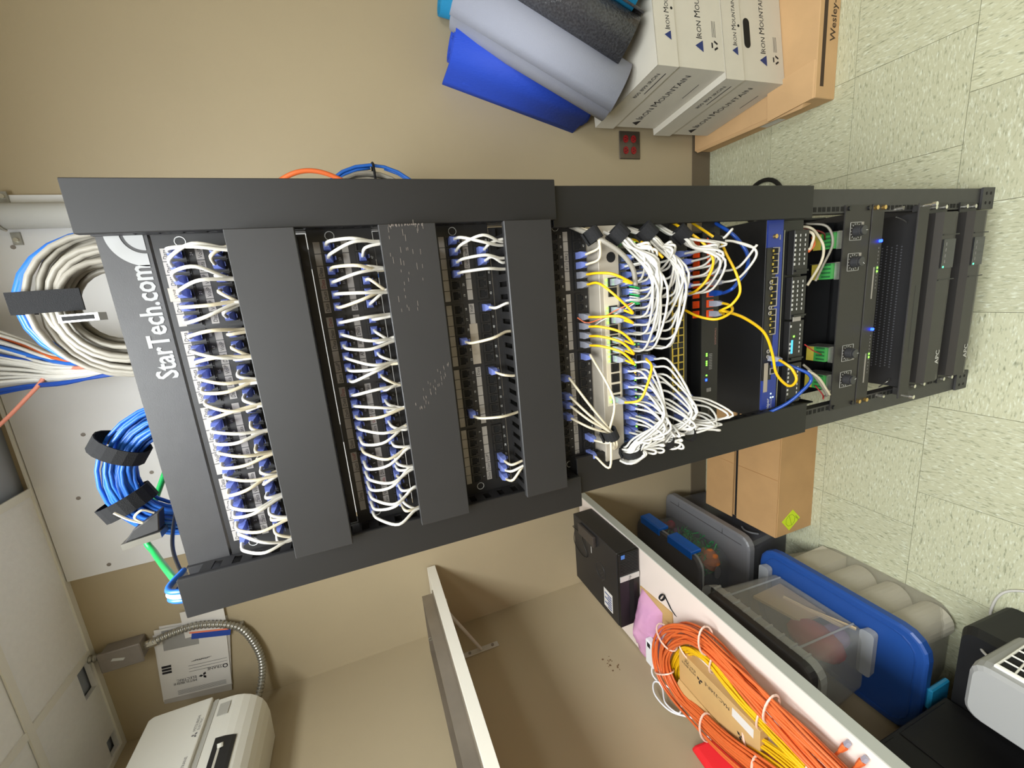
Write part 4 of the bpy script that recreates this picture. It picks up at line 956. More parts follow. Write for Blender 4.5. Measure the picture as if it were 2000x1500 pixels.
t = thing('air_conditioner', (-1.22, 0.36, 2.14), 'white wall-mounted air conditioner on the left wall', 'air conditioner')
prof = [(-1.338, 2.474), (-1.14, 2.468), (-1.118, 2.455), (-1.116, 2.290), (-1.116, 2.262), (-1.1165, 2.240), (-1.119, 2.220), (-1.125, 2.200), (-1.135, 2.182), (-1.149, 2.166), (-1.168, 2.153), (-1.192, 2.145), (-1.225, 2.141), (-1.338, 2.146)]
MB().loft([[Vector((x, y, z)) for x, z in prof] for y in (-0.06, 0.770)]).build('body', 'acw', t, bevel=0.004, seg=2)
MB().prism([(-1.116, -0.06, 2.288), (-1.116, 0.776, 2.288), (-1.116, 0.776, 2.450), (-1.116, 0.766, 2.462), (-1.116, -0.06, 2.462)], (0.014, 0, 0)).build('front_panel', 'acw', t, bevel=0.004, seg=2)
box(-1.1162, -1.1140, -0.06, 0.770, 2.272, 2.284).build('panel_gap', 'acg', t)
lv = MB().loft([[Vector((x+0.0015, y, z-0.0015)) for x, z in ((-1.1160, 2.246), (-1.1185, 2.222), (-1.1245, 2.201), (-1.1290, 2.192), (-1.15, 2.21))] for y in (-0.06, 0.620)]).build('air_outlet', 'dark', t)
for dz, dx in ((0.0, 0.0), (-0.026, -0.014)):
    MB().prism([(-1.118+dx, -0.06, 2.226+dz), (-1.118+dx, 0.592, 2.226+dz), (-1.142+dx, 0.592, 2.196+dz), (-1.142+dx, -0.06, 2.196+dz)], (0.006, 0, 0.004)).build('vane', 'acw', t, bevel=0.001)
MB().cyl((-1.118, 0.585, 2.224), (-1.110, 0.592, 2.224), 0.008, 10).build('vane_pivot', 'acw', t)
box(-1.1155, -1.1135, 0.700, 0.745, 2.232, 2.262).build('sensor_window', 'acg', t)
mk = MB()
for k in range(4): mk.box(-1.1250+0.0, -1.1235, 0.690+0.012*k, 0.697+0.012*k, 2.205+0.004*(k % 2), 2.2062+0.004*(k % 2))
mk.text('MITSUBISHI', (-1.1014, 0.660, 2.304), (0, 1, 0), (0, 0, 1), 0.011).text('ELECTRIC', (-1.1014, 0.660, 2.294), (0, 1, 0), (0, 0, 1), 0.0095)
for ang in (PI/2, PI/2+2*PI/3, PI/2-2*PI/3):
    e = Vector((0, math.cos(ang), math.sin(ang))); pr = Vector((0, -e.z, e.y))*0.0034; o2 = Vector((-1.1014, 0.645, 2.302))
    mk.add([o2, o2+e*0.005-pr, o2+e*0.010, o2+e*0.005+pr], [(0, 1, 2, 3)])
mk.text('TRANE', (-1.1014, 0.545, 2.300), (0, 1, 0), (0, 0, 1), 0.011)
ring = [(-1.1014, 0.527+0.008*math.cos(a), 2.304+0.008*math.sin(a)) for a in [2*PI*q/14 for q in range(14)]]
mk.tube(ring, 0.0016, 4, closed=True)
tag(mk.build('lettering', mat('grey_print', (110, 108, 106), 0.6), t), kind='stuff')

# ================================================================== quad outlet on the back wall
t = thing('wall_outlet', (0.683, 0.98, 0.388), 'steel wall plate with four red sockets beside the cartons', 'outlet')
MB().box(0.628, 0.738, 0.9765, 0.9825, 0.388, 0.494).build('plate', mat('dark_steel', (120, 112, 102), 0.3, 0.8), t, bevel=0.003)
for x in (0.662, 0.706):
    for z in (0.463, 0.424):
        s_ = MB().loft([[Vector((x+rx*0.0150*math.cos(a), y, z+0.0125*math.sin(a))) for a in [2*PI*q/16 for q in range(16)]] for y, rx in ((0.9765, 1), (0.9735, 1))]).build('socket', mat('socket_red', (150, 26, 30), 0.4), t)
        MB().box(x-0.006, x-0.004, 0.9730, 0.9735, z-0.002, z+0.006).box(x+0.004, x+0.006, 0.9730, 0.9735, z-0.002, z+0.006).cyl((x, 0.9730, z-0.006), (x, 0.9735, z-0.006), 0.0022, 8).build('slots', 'void', s_)

# ================================================================== left wall: upper shelf and bracket
t = thing('wall_shelf', (-1.17, 0.4, 1.30), 'white laminate shelf on a metal bracket high on the left wall', 'shelf')
box(-1.339, -1.004, -0.62, 0.972, 1.498, 1.533).build('board', mat('white_shelf', (232, 226, 212), 0.45), t, bevel=0.001)
box(-1.004, -1.0015, -0.62, 0.972, 1.4985, 1.5325).build('edge_band', mat('white_shelf', (232, 226, 212), 0.45), t)
def bracket(y):
    b = MB().box(-1.3395, -1.336, y-0.013, y+0.013, 1.300, 1.470).box(-1.336, -1.05, y-0.006, y+0.006, 1.488, 1.4975).build('bracket', mat('bracket_white', (196, 192, 186), 0.5), t, bevel=0.001)
    MB().tube([(-1.336, y, 1.375), (-1.11, y, 1.490)], 0.0065, 6).build('brace', mat('bracket_white', (196, 192, 186), 0.5), b)
    for z in (1.325, 1.425): MB().cyl((-1.336, y, z), (-1.332, y, z), 0.006, 10).build('bolt', 'brass' if 0 else 'greybox', b)
bracket(0.805); bracket(-0.1)
t = thing('metal_channel_tray', (-1.16, 0.2, 1.533), 'long tarnished metal channel lying on the upper shelf', 'tray')
MB().box(-1.040, -1.034, -0.62, 0.845, 1.5335, 1.578).box(-1.036, -1.02, -0.62, 0.845, 1.5335, 1.537).box(-1.30, -1.294, -0.62, 0.845, 1.5335, 1.578).box(-1.294, -1.040, 0.839, 0.845, 1.5335, 1.578).build('channel', mat('dull_steel', (150, 140, 126), 0.4, 0.7, var=0.15, scale=6), t)
box(-1.294, -1.040, -0.62, 0.839, 1.5335, 1.545).build('liner', mat('liner_brown', (104, 90, 70), 0.7), t)
MB().tube([(-1.038+0.006*math.cos(a), 0.62, 1.584+0.006*math.sin(a)) for a in [2*PI*q/12 for q in range(12)]], 0.0014, 5, closed=True).build('hook_ring', 'steel', t)

# ================================================================== work table on the left wall
TZ = 0.79
t = thing('work_table', (-1.1, 0.2, 0), 'long white laminate work table along the left wall', 'table')
def xe(y): return -0.855-(0.975-y)*0.0245
tp = [(-1.333, -0.75), (xe(-0.75), -0.75), (xe(0.965), 0.965), (-1.333, 0.965)]
MB().prism([(x, y, TZ-0.032) for x, y in tp], (0, 0, 0.032)).build('table_top', 'table', t)
MB().hexa([Vector((x, y, z)) for z in (TZ-0.0325, TZ+0.0005) for x, y in ((xe(-0.75), -0.75), (xe(-0.75)+0.004, -0.75), (xe(0.965)+0.004, 0.965), (xe(0.965), 0.965))]).build('edge_band', 'tabedge', t)
for y in (-0.745, ): MB().box(-1.30, -1.26, y, y+0.04, 0, TZ-0.033).box(-0.96, -0.92, y, y+0.04, 0, TZ-0.033).build('leg_frame', 'galv', t)
MB().box(-1.338, -1.3335, 0.70, 0.94, 0.60, TZ-0.001).build('wall_bracket', 'galv', t)

t = thing('desktop_computer', (-1.02, 0.675, TZ), 'black desktop computer lying flat at the far end of the work table', 'computer')
PX0, PX1, PY0, PY1, PZ = -1.183, -0.866, 0.505, 0.848, TZ+0.095
box(PX0, PX1, PY0+0.012, PY1, TZ+0.004, PZ).build('case', 'pc', t, bevel=0.002)
fb = box(PX0, PX1, PY0, PY0+0.012, TZ+0.004, PZ-0.002).build('front_bezel', 'dark', t, bevel=0.002)
for k in range(13): box(PX1-0.006-0.0065*k-0.0022, PX1-0.006-0.0065*k, PY0-0.002, PY0, TZ+0.010, PZ-0.008).build('grille_rib', 'pc', fb)
bd = box(PX1-0.116, PX1-0.094, PY0-0.003, PY0, TZ+0.006, PZ-0.004).build('silver_band', 'silver', fb)
MB().text('hp', (PX1-0.105, PY0-0.0034, TZ+0.045), (1, 0, 0), (0, 0, 1), 0.016, 'C').build('lettering', 'ink', bd)
box(PX1-0.020, PX1-0.004, PY0-0.0028, PY0-0.002, PZ-0.026, PZ-0.010).build('sticker', mat('sticker_blue', (70, 120, 200), 0.4), fb)
box(PX0+0.02, PX1-0.122, PY0-0.001, PY0, TZ+0.030, TZ+0.050).build('drive_slot', 'void', fb)
box(-0.975, -0.945, 0.700, 0.7045, PZ, PZ+0.0006).build('top_slot', 'silver', t)
MB().text('hp', (-1.02, 0.62, PZ+0.0006), (0.7, 0.7, 0), (-0.7, 0.7, 0), 0.05, 'C').tube([(-1.015+0.034*math.cos(a), 0.635+0.034*math.sin(a), PZ+0.0005) for a in [2*PI*q/24 for q in range(24)]], 0.0008, 4, closed=True).build('emblem', mat('embossed', (50, 49, 50), 0.3), t)
lb = box(-1.158, -1.076, 0.556, 0.616, PZ, PZ+0.0006).build('service_label', 'paper', t)
mk = MB()
for k in range(6): mk.box(-1.152+0.011*k, -1.146+0.011*k, 0.562, 0.610 if k % 2 else 0.590, PZ+0.0006, PZ+0.0009)
tag(mk.build('print', mat('print_navy', (60, 80, 130), 0.6), lb), kind='stuff')
t = thing('power_bank', (-0.90, 0.72, PZ), 'flat dark grey power bank on top of the computer', 'power bank')
box(-0.924, -0.877, 0.660, 0.785, PZ+0.0002, PZ+0.014).build('body', mat('bank_grey', (64, 58, 54), 0.4), t, bevel=0.002)
MB().tube(spline([(-0.925, 0.765, PZ+0.006), (-0.960, 0.760, PZ+0.004), (-1.010, 0.735, PZ+0.003), (-1.030, 0.780, PZ+0.003), (-1.000, 0.845, PZ+0.004), (-0.950, 0.868, PZ-0.015), (-0.930, 0.850, PZ+0.004), (-0.925, 0.800, PZ+0.005)]), 0.0016, 5).build('cord', 'dark', t, smooth=True)
tag(box(-1.090, -1.018, 0.325, 0.500, TZ+0.0003, TZ+0.004, rz=0.08).build('cardboard_sheet', 'kraft2'), 'flat tan cardboard piece on the table before the computer', 'cardboard')
# pink antistatic bag: crumpled pillow
nx, ny = 16, 12; vs = []; fs = []
random.seed(11)
for sgn in (0, 1):
    for j in range(ny+1):
        for i in range(nx+1):
            a, b = i/nx, j/ny
            x = -1.312+0.275*a+0.03*(b-0.5)*(a-0.3); y = 0.375+0.118*b+0.03*(1-a)*0.6
            env = (math.sin(PI*min(max(a, 0), 1))**0.6)*(math.sin(PI*b)**0.5)
            h = 0.004+(0.040+0.035*b)*env*(0.75+0.5*abs(math.sin(5*a+3*b))*0.5)+rj(0.010)*env
            vs.append((x, y, TZ+0.0006+(h if sgn else 0.0)))
N = (nx+1)*(ny+1)
for j in range(ny):
    for i in range(nx):
        q = j*(nx+1)+i; fs.append((q+N, q+1+N, q+nx+2+N, q+nx+1+N)); fs.append((q, q+nx+1, q+nx+2, q+1))
t = thing('antistatic_bag', (-1.17, 0.45, TZ), 'crumpled pink antistatic bag in front of the computer', 'bag')
MB().add(vs, fs).build('film', 'pink', t, smooth=True)
MB().box(-1.27, -1.08, 0.415, 0.462, TZ+0.003, TZ+0.022).build('contents', mat('bag_contents', (150, 110, 140), 0.6), t)
random.seed(12)
t = thing('power_adapter', (-1.225, 0.40, TZ), 'white power adapter with a coiled white cord at the wall', 'adapter')
MB().box(-1.262, -1.160, 0.366, 0.410, TZ+0.030, TZ+0.056).build('body', mat('gloss_white', (232, 232, 234), 0.25), t, bevel=0.005, seg=2)
box(-1.185, -1.166, 0.382, 0.398, TZ+0.0555, TZ+0.0566).build('socket', 'void', t)
MB().tube(spline([(-1.262, 0.388, TZ+0.044), (-1.296, 0.378, TZ+0.050), (-1.318, 0.340, TZ+0.040), (-1.322, 0.290, TZ+0.066), (-1.318, 0.240, TZ+0.050), (-1.312, 0.290, TZ+0.012), (-1.308, 0.360, TZ+0.050), (-1.318, 0.330, TZ+0.080), (-1.322, 0.260, TZ+0.070), (-1.316, 0.200, TZ+0.020), (-1.310, 0.150, TZ+0.040), (-1.300, 0.120, TZ+0.006)]), 0.0032, 6).build('cord', mat('gloss_white', (232, 232, 234), 0.25), t, smooth=True)
t = thing('hook_tape_curl', (-0.985, 0.35, TZ), 'curled black hook tape strip on the white table', 'strap')
pts = [(-0.972+0.012*math.cos(a), 0.366, TZ+0.014+0.012*math.sin(a)) for a in [-PI/2+2*PI*q/18 for q in range(19)]]+[(-0.985, 0.350, TZ+0.003), (-1.0, 0.335, TZ+0.003), (-1.010, 0.312, TZ+0.003)]
mb = MB()
for a, b in zip(pts, pts[1:]):
    a, b = Vector(a), Vector(b); mb.add([a-Vector((0, 0.004, 0)), a+Vector((0, 0.004, 0)), b+Vector((0, 0.004, 0)), b-Vector((0, 0.004, 0))], [(0, 1, 2, 3)])
o = mb.build('strip', 'velcro', t); sd = o.modifiers.new('s', 'SOLIDIFY'); sd.thickness = 0.0016
t = thing('shipping_carton', (-1.14, 0.12, TZ), 'long tan parts carton inside the orange and yellow cable loops', 'box')
bx = MB().box(-1.205, -1.085, -0.04, 0.262, TZ+0.0005, TZ+0.032, rz=0.03); bx.build('body', 'kraft2', t, bevel=0.001)
zz = TZ+0.0326; mk = MB()
mk.text('MITSUBISHI', (-1.118, 0.190, zz), (0, 1, 0), (-1, 0, 0), 0.012).text('ELECTRIC', (-1.106, 0.190, zz), (0, 1, 0), (-1, 0, 0), 0.012).text('MAC-334IF-E', (-1.108, 0.060, zz), (0, 1, 0), (-1, 0, 0), 0.017).text('CE', (-1.098, 0.218, zz), (0, 1, 0), (-1, 0, 0), 0.014)
for o2 in (Vector((-1.125, 0.172, zz)), Vector((-1.165, 0.02, zz))):
    for ang in (PI, PI+2*PI/3, PI-2*PI/3):
        e = Vector((math.cos(ang), math.sin(ang), 0)); pr = Vector((-e.y, e.x, 0))*0.0045; mk.add([o2, o2+e*0.007-pr, o2+e*0.014, o2+e*0.007+pr], [(0, 1, 2, 3)])
tag(mk.build('print', 'ink', t), kind='stuff')
box(-1.125, -1.096, -0.020, 0.050, zz-0.0004, zz+0.0002).build('label', 'paper', t)
MB().prism([(-1.215, 0.05, TZ+0.030), (-1.205, 0.05, TZ+0.033), (-1.205, 0.26, TZ+0.033), (-1.225, 0.25, TZ+0.060)], (0, 0, 0.002)).build('torn_flap', 'kraft2', t)
def bundle_loop(name, path, n, hw, hh, r, m, label, zc, ties, tie_r):
    P = [Vector((x, y, zc)) for x, y in path]; Cn = len(P)
    # closed catmull-rom
    base = []
    for i in range(Cn):
        a, b, c, d = P[i-1], P[i], P[(i+1) % Cn], P[(i+2) % Cn]
        for k in range(4):
            tt = k/4; base.append(0.5*((2*b)+(c-a)*tt+(2*a-5*b+4*c-d)*tt*tt+(3*b-a-3*c+d)*tt**3))
    m_ = len(base); nor = []
    for i in range(m_):
        tn = (base[(i+1) % m_]-base[i-1]).normalized(); nor.append(Vector((-tn.y, tn.x, 0)))
    t = thing(name, (P[0].x, P[0].y, TZ), label, 'cable coil')
    offs = [(rj(1), rj(1)) for _ in range(n+1)]
    offs = [(a*hw*math.sqrt(1-b*b*0.5), b*hh*math.sqrt(1-a*a*0.5)) for a, b in offs]
    pts = []
    for q in range(n):
        ph = random.random()*6
        for i in range(m_):
            f_ = i/m_; f2 = f_*f_*(3-2*f_)
            dn = offs[q][0]*(1-f2)+offs[q+1][0]*f2+hw*0.16*math.sin(9*f_*2*PI/3+ph); dz = offs[q][1]*(1-f2)+offs[q+1][1]*f2+hh*0.12*math.sin(7*f_*2*PI+ph)
            pts.append(base[i]+nor[i]*dn+Vector((0, 0, max(dz, TZ+r+0.001-zc))))
    MB().tube(pts, r, 6).build('loops', m, t, smooth=True)
    for f_ in ties:
        i = int(f_*m_) % m_; c = base[i]; nn = nor[i]
        MB().tube([c+nn*tie_r[0]*math.cos(a)+Vector((0, 0, tie_r[1]*math.sin(a))) for a in [2*PI*q/18 for q in range(18)]], 0.0030, 5, closed=True).build('cable_tie', 'tie', t)
    return t
op = [(-1.150, -0.16), (-1.185, -0.06), (-1.219, 0.035), (-1.245, 0.149), (-1.251, 0.240), (-1.215, 0.312), (-1.135, 0.325), (-1.040, 0.285), (-0.965, 0.215), (-0.930, 0.130), (-0.938, 0.040), (-0.950, -0.080), (-0.954, -0.180), (-0.965, -0.290), (-1.010, -0.370), (-1.080, -0.340), (-1.120, -0.250)]
oc = bundle_loop('orange_cable_coil', op, 24, 0.042, 0.022, 0.0041, 'orange', 'thick oblong coil of orange network cable lying on the work table', TZ+0.052, (0.06, 0.17, 0.30, 0.41, 0.53, 0.66, 0.76), (0.044, 0.027))
yp = [(-1.100, -0.19), (-1.138, -0.060), (-1.205, 0.060), (-1.262, 0.165), (-1.285, 0.260), (-1.235, 0.308), (-1.140, 0.285), (-1.060, 0.235), (-1.030, 0.165), (-1.034, 0.095), (-1.050, 0.010), (-1.056, -0.070), (-1.058, -0.160), (-1.070, -0.250), (-1.090, -0.270)]
bundle_loop('yellow_cable_coil', yp, 16, 0.030, 0.013, 0.0037, 'yellow', 'flat coil of yellow network cable under the orange coil', TZ+0.018, (0.10, 0.20, 0.46, 0.58, 0.70, 0.80), (0.036, 0.018))
for k, (a, b) in enumerate((((-0.968, -0.205), (-0.915, -0.222)), ((-0.975, -0.235), (-0.915, -0.256)))):
    a = Vector((a[0], a[1], TZ+0.03)); b = Vector((b[0], b[1], TZ+0.010)); d = (b-a).normalized()
    MB().tube([a, a.lerp(b, 0.5), b-d*0.02], 0.0030, 6).tube([b-d*0.020, b-d*0.004, b], [0.0045, 0.0070, 0.0066], 6).build('plug_end', 'orange', oc)
    MB().tube([b, b+d*0.014], [0.0056, 0.0054], 4).build('plug_tip', 'clearplug', oc)
t = thing('red_pouch', (-1.30, -0.05, TZ), 'red fabric pouch against the wall behind the orange coil', 'pouch')
MB().hexa([Vector(p) for p in ((-1.336, -0.40, TZ+0.001), (-1.275, -0.40, TZ+0.001), (-1.285, 0.115, TZ+0.001), (-1.336, 0.125, TZ+0.001), (-1.338, -0.40, TZ+0.125), (-1.315, -0.40, TZ+0.115), (-1.315, 0.140, TZ+0.085), (-1.338, 0.150, TZ+0.090))]).build('fabric', 'red', t, bevel=0.008, seg=2)
t = thing('wall_scuff', (-1.3398, 0.5, 0.88), 'small dark scuff marks on the left wall above the table', 'scuff')
sc = MB()
for k in range(16):
    y = 0.455+0.10*random.random(); z = 0.890+0.065*random.random(); l_ = 0.002+0.005*random.random(); sc.box(-1.3400, -1.3396, y, y+l_, z, z+0.002+0.006*random.random())
tag(sc.build('marks', mat('scuff', (110, 86, 58), 0.8), t), kind='stuff')

# ================================================================== storage bins under and beside the table
M['binclear'] = mat('bin_clear', (200, 202, 200), 0.2, alpha=0.26)
M['binrim'] = mat('bin_rim', (200, 203, 204), 0.3, alpha=0.48)
M['bingrey'] = mat('bin_grey_lid', (112, 112, 115), 0.35)
M['bingreyc'] = mat('bin_grey_body', (88, 88, 94), 0.25, alpha=0.72)
M['binblue'] = mat('bin_blue_lid', (32, 74, 146), 0.4)
M['bindark'] = mat('bin_dark_lid', (70, 68, 70), 0.35)
def rect(x0, x1, y0, y1, z, r): return rrect(x0, x1, y0, y1, z, r)
def shell(t, name, levels, m, thick=0.002):
    o = MB().loft([rect(*l) for l in levels], True, False).build(name, m, t, smooth=False)
    s_ = o.modifiers.new('s', 'SOLIDIFY'); s_.thickness = thick; s_.offset = -1
    return o
def lid(t, x0, x1, y0, y1, z0, z1, r, m, name='lid'):
    return MB().loft([rect(x0, x1, y0, y1, z0, r), rect(x0, x1, y0, y1, z1-0.006, r), rect(x0+0.004, x1-0.004, y0+0.004, y1-0.004, z1-0.0015, r), rect(x0+0.010, x1-0.010, y0+0.010, y1-0.010, z1, r*0.9)]).build(name, m, t)
# grey bin by the back wall
t = thing('storage_bin', (-1.15, 0.72, 0), 'grey storage bin with a moulded grey lid by the back wall', 'bin')
shell(t, 'body', [(-1.30, -1.005, 0.51, 0.94, 0.0, 0.04), (-1.318, -0.992, 0.478, 0.955, 0.250, 0.05)], 'bingreyc')
l_ = lid(t, -1.330, -0.968, 0.462, 0.968, 0.2505, 0.281, 0.05, 'bingrey')
MB().tube([(-1.010, y, 0.2815) for y in (0.50, 0.93)], 0.002, 4).build('lid_groove', 'bindark', l_)
for y in (0.60, 0.87): MB().tube([(-0.972, y, 0.279), (-1.008, y, 0.2815)], 0.0014, 4).build('lid_seam', 'dark', l_)
MB().tube(spline([(-0.990, 0.505, 0.180), (-0.985, 0.520, 0.205), (-0.985, 0.545, 0.212), (-0.985, 0.570, 0.200)]), 0.004, 6).build('handle', 'bingrey', t)
# latch bin on the grey one
t = thing('storage_bin', (-1.2, 0.76, 0.281), 'clear storage bin with two bright blue latches on the grey bin', 'bin')
shell(t, 'body', [(-1.315, -1.085, 0.565, 0.945, 0.2825, 0.05), (-1.322, -1.062, 0.550, 0.960, 0.440, 0.06)], mat('bin_smoke', (150, 152, 156), 0.2, alpha=0.22))
lid(t, -1.330, -1.052, 0.540, 0.968, 0.4405, 0.464, 0.06, mat('bin_smoke_lid', (92, 92, 96), 0.3, alpha=0.9))
MB().tube(rect(-1.331, -1.050, 0.539, 0.969, 0.448, 0.06), 0.0055, 5, closed=True).build('rim', 'binrim', t)
for y0, y1 in ((0.585, 0.735), (0.790, 0.930)):
    MB().box(-1.052, -1.036, y0, y1, 0.412, 0.462).box(-1.075, -1.036, y0, y1, 0.462, 0.469).build('latch', mat('latch_blue', (20, 110, 225), 0.35), t, bevel=0.003)
MB().loft([[Vector((-1.145+0.030*math.cos(a), 0.5475-d, 0.360+0.018*math.sin(a))) for a in [2*PI*q/18 for q in range(18)]] for d in (0, 0.003)]).build('oval_badge', 'bingrey', t)
t = thing('tinsel_garland', (-1.15, 0.68, 0.285), 'green tinsel garland inside the blue-latch bin', 'garland')
gm = MB(); random.seed(3)
for k in range(520):
    c = Vector((-1.19+0.11*random.random(), 0.59+0.22*random.random(), 0.290+0.115*random.random())); d = Vector((rj(1), rj(1), rj(1))).normalized()*0.018; w_ = d.orthogonal().normalized()*0.0018
    gm.add([c-d-w_, c-d+w_, c+d+w_, c+d-w_], [(0, 1, 2, 3)])
tag(gm.build('tinsel', mat('tinsel', (40, 160, 80), 0.3), t), kind='stuff')
for k, (x, y, z, r, c, lab) in enumerate(((-1.125, 0.610, 0.345, 0.048, (236, 140, 70), 'orange fabric pumpkin in the near end of the blue-latch bin'), (-1.10, 0.875, 0.325, 0.022, (170, 40, 60), 'dark red bauble in the blue-latch bin'), (-1.13, 0.920, 0.325, 0.020, (200, 70, 90), 'pinkish red bauble at the far end of the blue-latch bin'), (-1.11, 0.825, 0.330, 0.020, (120, 60, 120), 'purple bauble in the blue-latch bin'))):
    if k == 0:
        o = MB(); rings = []
        for i in range(9):
            a = PI*i/8; rings.append([Vector((x+(r*math.sin(a)*(1+0.10*math.cos(8*b)))*math.cos(b), y+(r*math.sin(a)*(1+0.10*math.cos(8*b)))*math.sin(b), z-r*0.8*math.cos(a)+0.0)) for b in [2*PI*q/32 for q in range(32)]])
        o = o.loft(rings).build('pumpkin', mat('pumpkin', c, 0.8), smooth=True)
    else:
        o = MB().sphere((x, y, z), r).cyl((x, y, z+r*0.95), (x, y, z+r*1.2), r*0.25, 8).build('bauble', mat('bauble%d' % k, c, 0.25), smooth=True)
    tag(o, lab, ['pumpkin', 'bauble'][k > 0])
random.seed(21)
# blue-lid bin
t = thing('storage_bin', (-1.15, 0.15, 0), 'wide storage bin with a deep blue lid on the floor', 'bin')
shell(t, 'body', [(-1.290, -1.000, -0.055, 0.350, 0.0, 0.05), (-1.318, -0.985, -0.095, 0.405, 0.232, 0.07)], mat('bin_frost', (206, 200, 186), 0.3, alpha=0.28))
l_ = lid(t, -1.330, -0.968, -0.118, 0.430, 0.2325, 0.260, 0.075, 'binblue')
MB().tube(rect(-1.305, -0.995, -0.090, 0.402, 0.260, 0.06), 0.003, 5, closed=True).build('lid_ridge', 'binblue', l_)
MB().box(-1.20, -1.13, -0.132, -0.118, 0.160, 0.250).build('end_latch', mat('latch_cyan', (40, 150, 200), 0.35), t, bevel=0.004)
for k, (y, lab) in enumerate(((-0.020, 'nearest white roll standing in the blue-lid bin'), (0.090, 'middle white roll in the blue-lid bin'), (0.195, 'farthest white roll in the blue-lid bin'))):
    mb = MB().cyl((-1.058, y, 0.014), (-1.058, y+0.012, 0.218), 0.052, 24); o = mb.build('paper_roll', mat('roll_white', (214, 208, 192), 0.7), smooth=False, bevel=0.004); tag(o, lab, 'roll', 'white rolls in the blue-lid bin')
o = box(-1.10, -1.005, 0.255, 0.345, 0.012, 0.21, rz=0.05).build('white_packet', mat('roll_white', (214, 208, 192), 0.7)); tag(o, 'pale packet with printed lines at the far end of the blue-lid bin', 'packet')
# clear bin on the blue lid
t = thing('storage_bin', (-1.18, 0.2, 0.261), 'clear plastic storage bin with a black lid on the blue lid', 'bin')
shell(t, 'body', [(-1.300, -1.060, 0.035, 0.375, 0.2645, 0.03), (-1.318, -1.042, 0.010, 0.400, 0.540, 0.04)], 'binclear', 0.0025)
MB().loft([rect(-1.325, -1.030, -0.018, 0.418, 0.530, 0.05), rect(-1.330, -1.024, -0.024, 0.424, 0.566, 0.05)], False, False).build('rim', 'binrim', t)
lid(t, -1.322, -1.048, 0.000, 0.400, 0.5415, 0.570, 0.04, 'bindark')
for k in range(9):
    y = 0.03+0.042*k; MB().box(-1.0275, -1.0225, y, y+0.006, 0.532, 0.564).build('rim_rib', 'binrim', t)
for y0, y1 in ((0.005, 0.040), (0.370, 0.405)):
    MB().loft([rect(-1.20, -1.038, y0, y1, 0.2635, 0.012), rect(-1.20, -1.036, y0-0.003, y1+0.003, 0.290, 0.012)]).build('foot', 'binrim', t)
for y in (0.075, 0.335): MB().tube([(-1.0590, y, 0.266), (-1.0420, y, 0.538)], 0.004, 4).build('side_rib', 'binrim', t)
o = MB().prism([(-1.068, 0.150, 0.285), (-1.068, 0.320, 0.285), (-1.066, 0.315, 0.430), (-1.066, 0.160, 0.395)], (-0.010, 0, 0)).build('craft_board', mat('craft_cream', (214, 186, 140), 0.7)); tag(o, 'cream craft board standing in the clear bin', 'board')
o = MB().sphere((-1.095, 0.090, 0.330), 0.042, sc=(0.8, 1, 1)).build('yarn_ball', mat('yarn_purple', (150, 120, 170), 0.9, bump=0.6, bscale=300), smooth=True); tag(o, 'soft purple yarn ball in the clear bin', 'yarn')
o = MB().sphere((-1.105, 0.115, 0.385), 0.070, sc=(0.7, 1.3, 0.85)).build('fabric_bundle', mat('fabric_red', (180, 40, 54), 0.9), smooth=True); tag(o, 'crumpled red fabric in the near end of the clear bin', 'fabric')
for k, (a, b) in enumerate((((-1.065, 0.080, 0.300), (-1.062, 0.260, 0.345)), ((-1.063, 0.060, 0.275), (-1.064, 0.200, 0.330)))):
    o = MB().tube([a, b], 0.006, 6).build('craft_stick', mat('stick_wood', (222, 196, 150), 0.7)); tag(o, ['upper pale craft stick in the clear bin', 'lower pale craft stick in the clear bin'][k], 'stick')
# cardboard carton with a neon sticker
t = thing('cardboard_box', (-0.7, 0.59, 0), 'brown cardboard carton with a neon yellow sticker left of the rack', 'box')
MB().box(-0.950, -0.450, 0.408, 0.765, 0.0, 0.198).build('body', 'kraft', t, bevel=0.001)
MB().prism([(-0.950, 0.410, 0.1985), (-0.450, 0.410, 0.1985), (-0.450, 0.594, 0.2010), (-0.952, 0.594, 0.2030)], (0, 0, 0.004)).build('flap', 'kraft', t)
MB().prism([(-0.956, 0.616, 0.2060), (-0.450, 0.612, 0.2010), (-0.450, 0.764, 0.1985), (-0.962, 0.768, 0.2030)], (0, 0, 0.004)).build('flap', 'kraft', t)
MB().box(-0.948, -0.452, 0.5945, 0.611, 0.1982, 0.1990).build('flap_gap', 'void', t)
for y in (0.41, ): MB().tube([(-0.70, 0.412, 0.2030), (-0.70, 0.590, 0.2065)], 0.0008, 4).tube([(-0.70, 0.615, 0.2080), (-0.70, 0.762, 0.2035)], 0.0008, 4).build('crease', 'fold', t)
s_ = MB().prism([(-0.893, 0.4075, 0.070), (-0.845, 0.4075, 0.115), (-0.885, 0.4075, 0.175), (-0.935, 0.4075, 0.130)], (0, -0.0006, 0)).build('sticker', mat('neon_yellow', (206, 228, 30), 0.6), t)
mk = MB().tube([(-0.890+0.026*math.cos(a), 0.4068, 0.126+0.026*math.sin(a)) for a in [PI/8+PI/4*q for q in range(8)]], 0.0006, 4, closed=True).text('FedEx', (-0.886, 0.4066, 0.086), (1, 0, 0.9), (-0.9, 0, 1), 0.012, 'C')
mk.tube([(-0.912, 0.4068, 0.118), (-0.868, 0.4068, 0.134)], 0.0006, 4); mk.build('print', mat('green_print', (70, 90, 30), 0.6), s_)

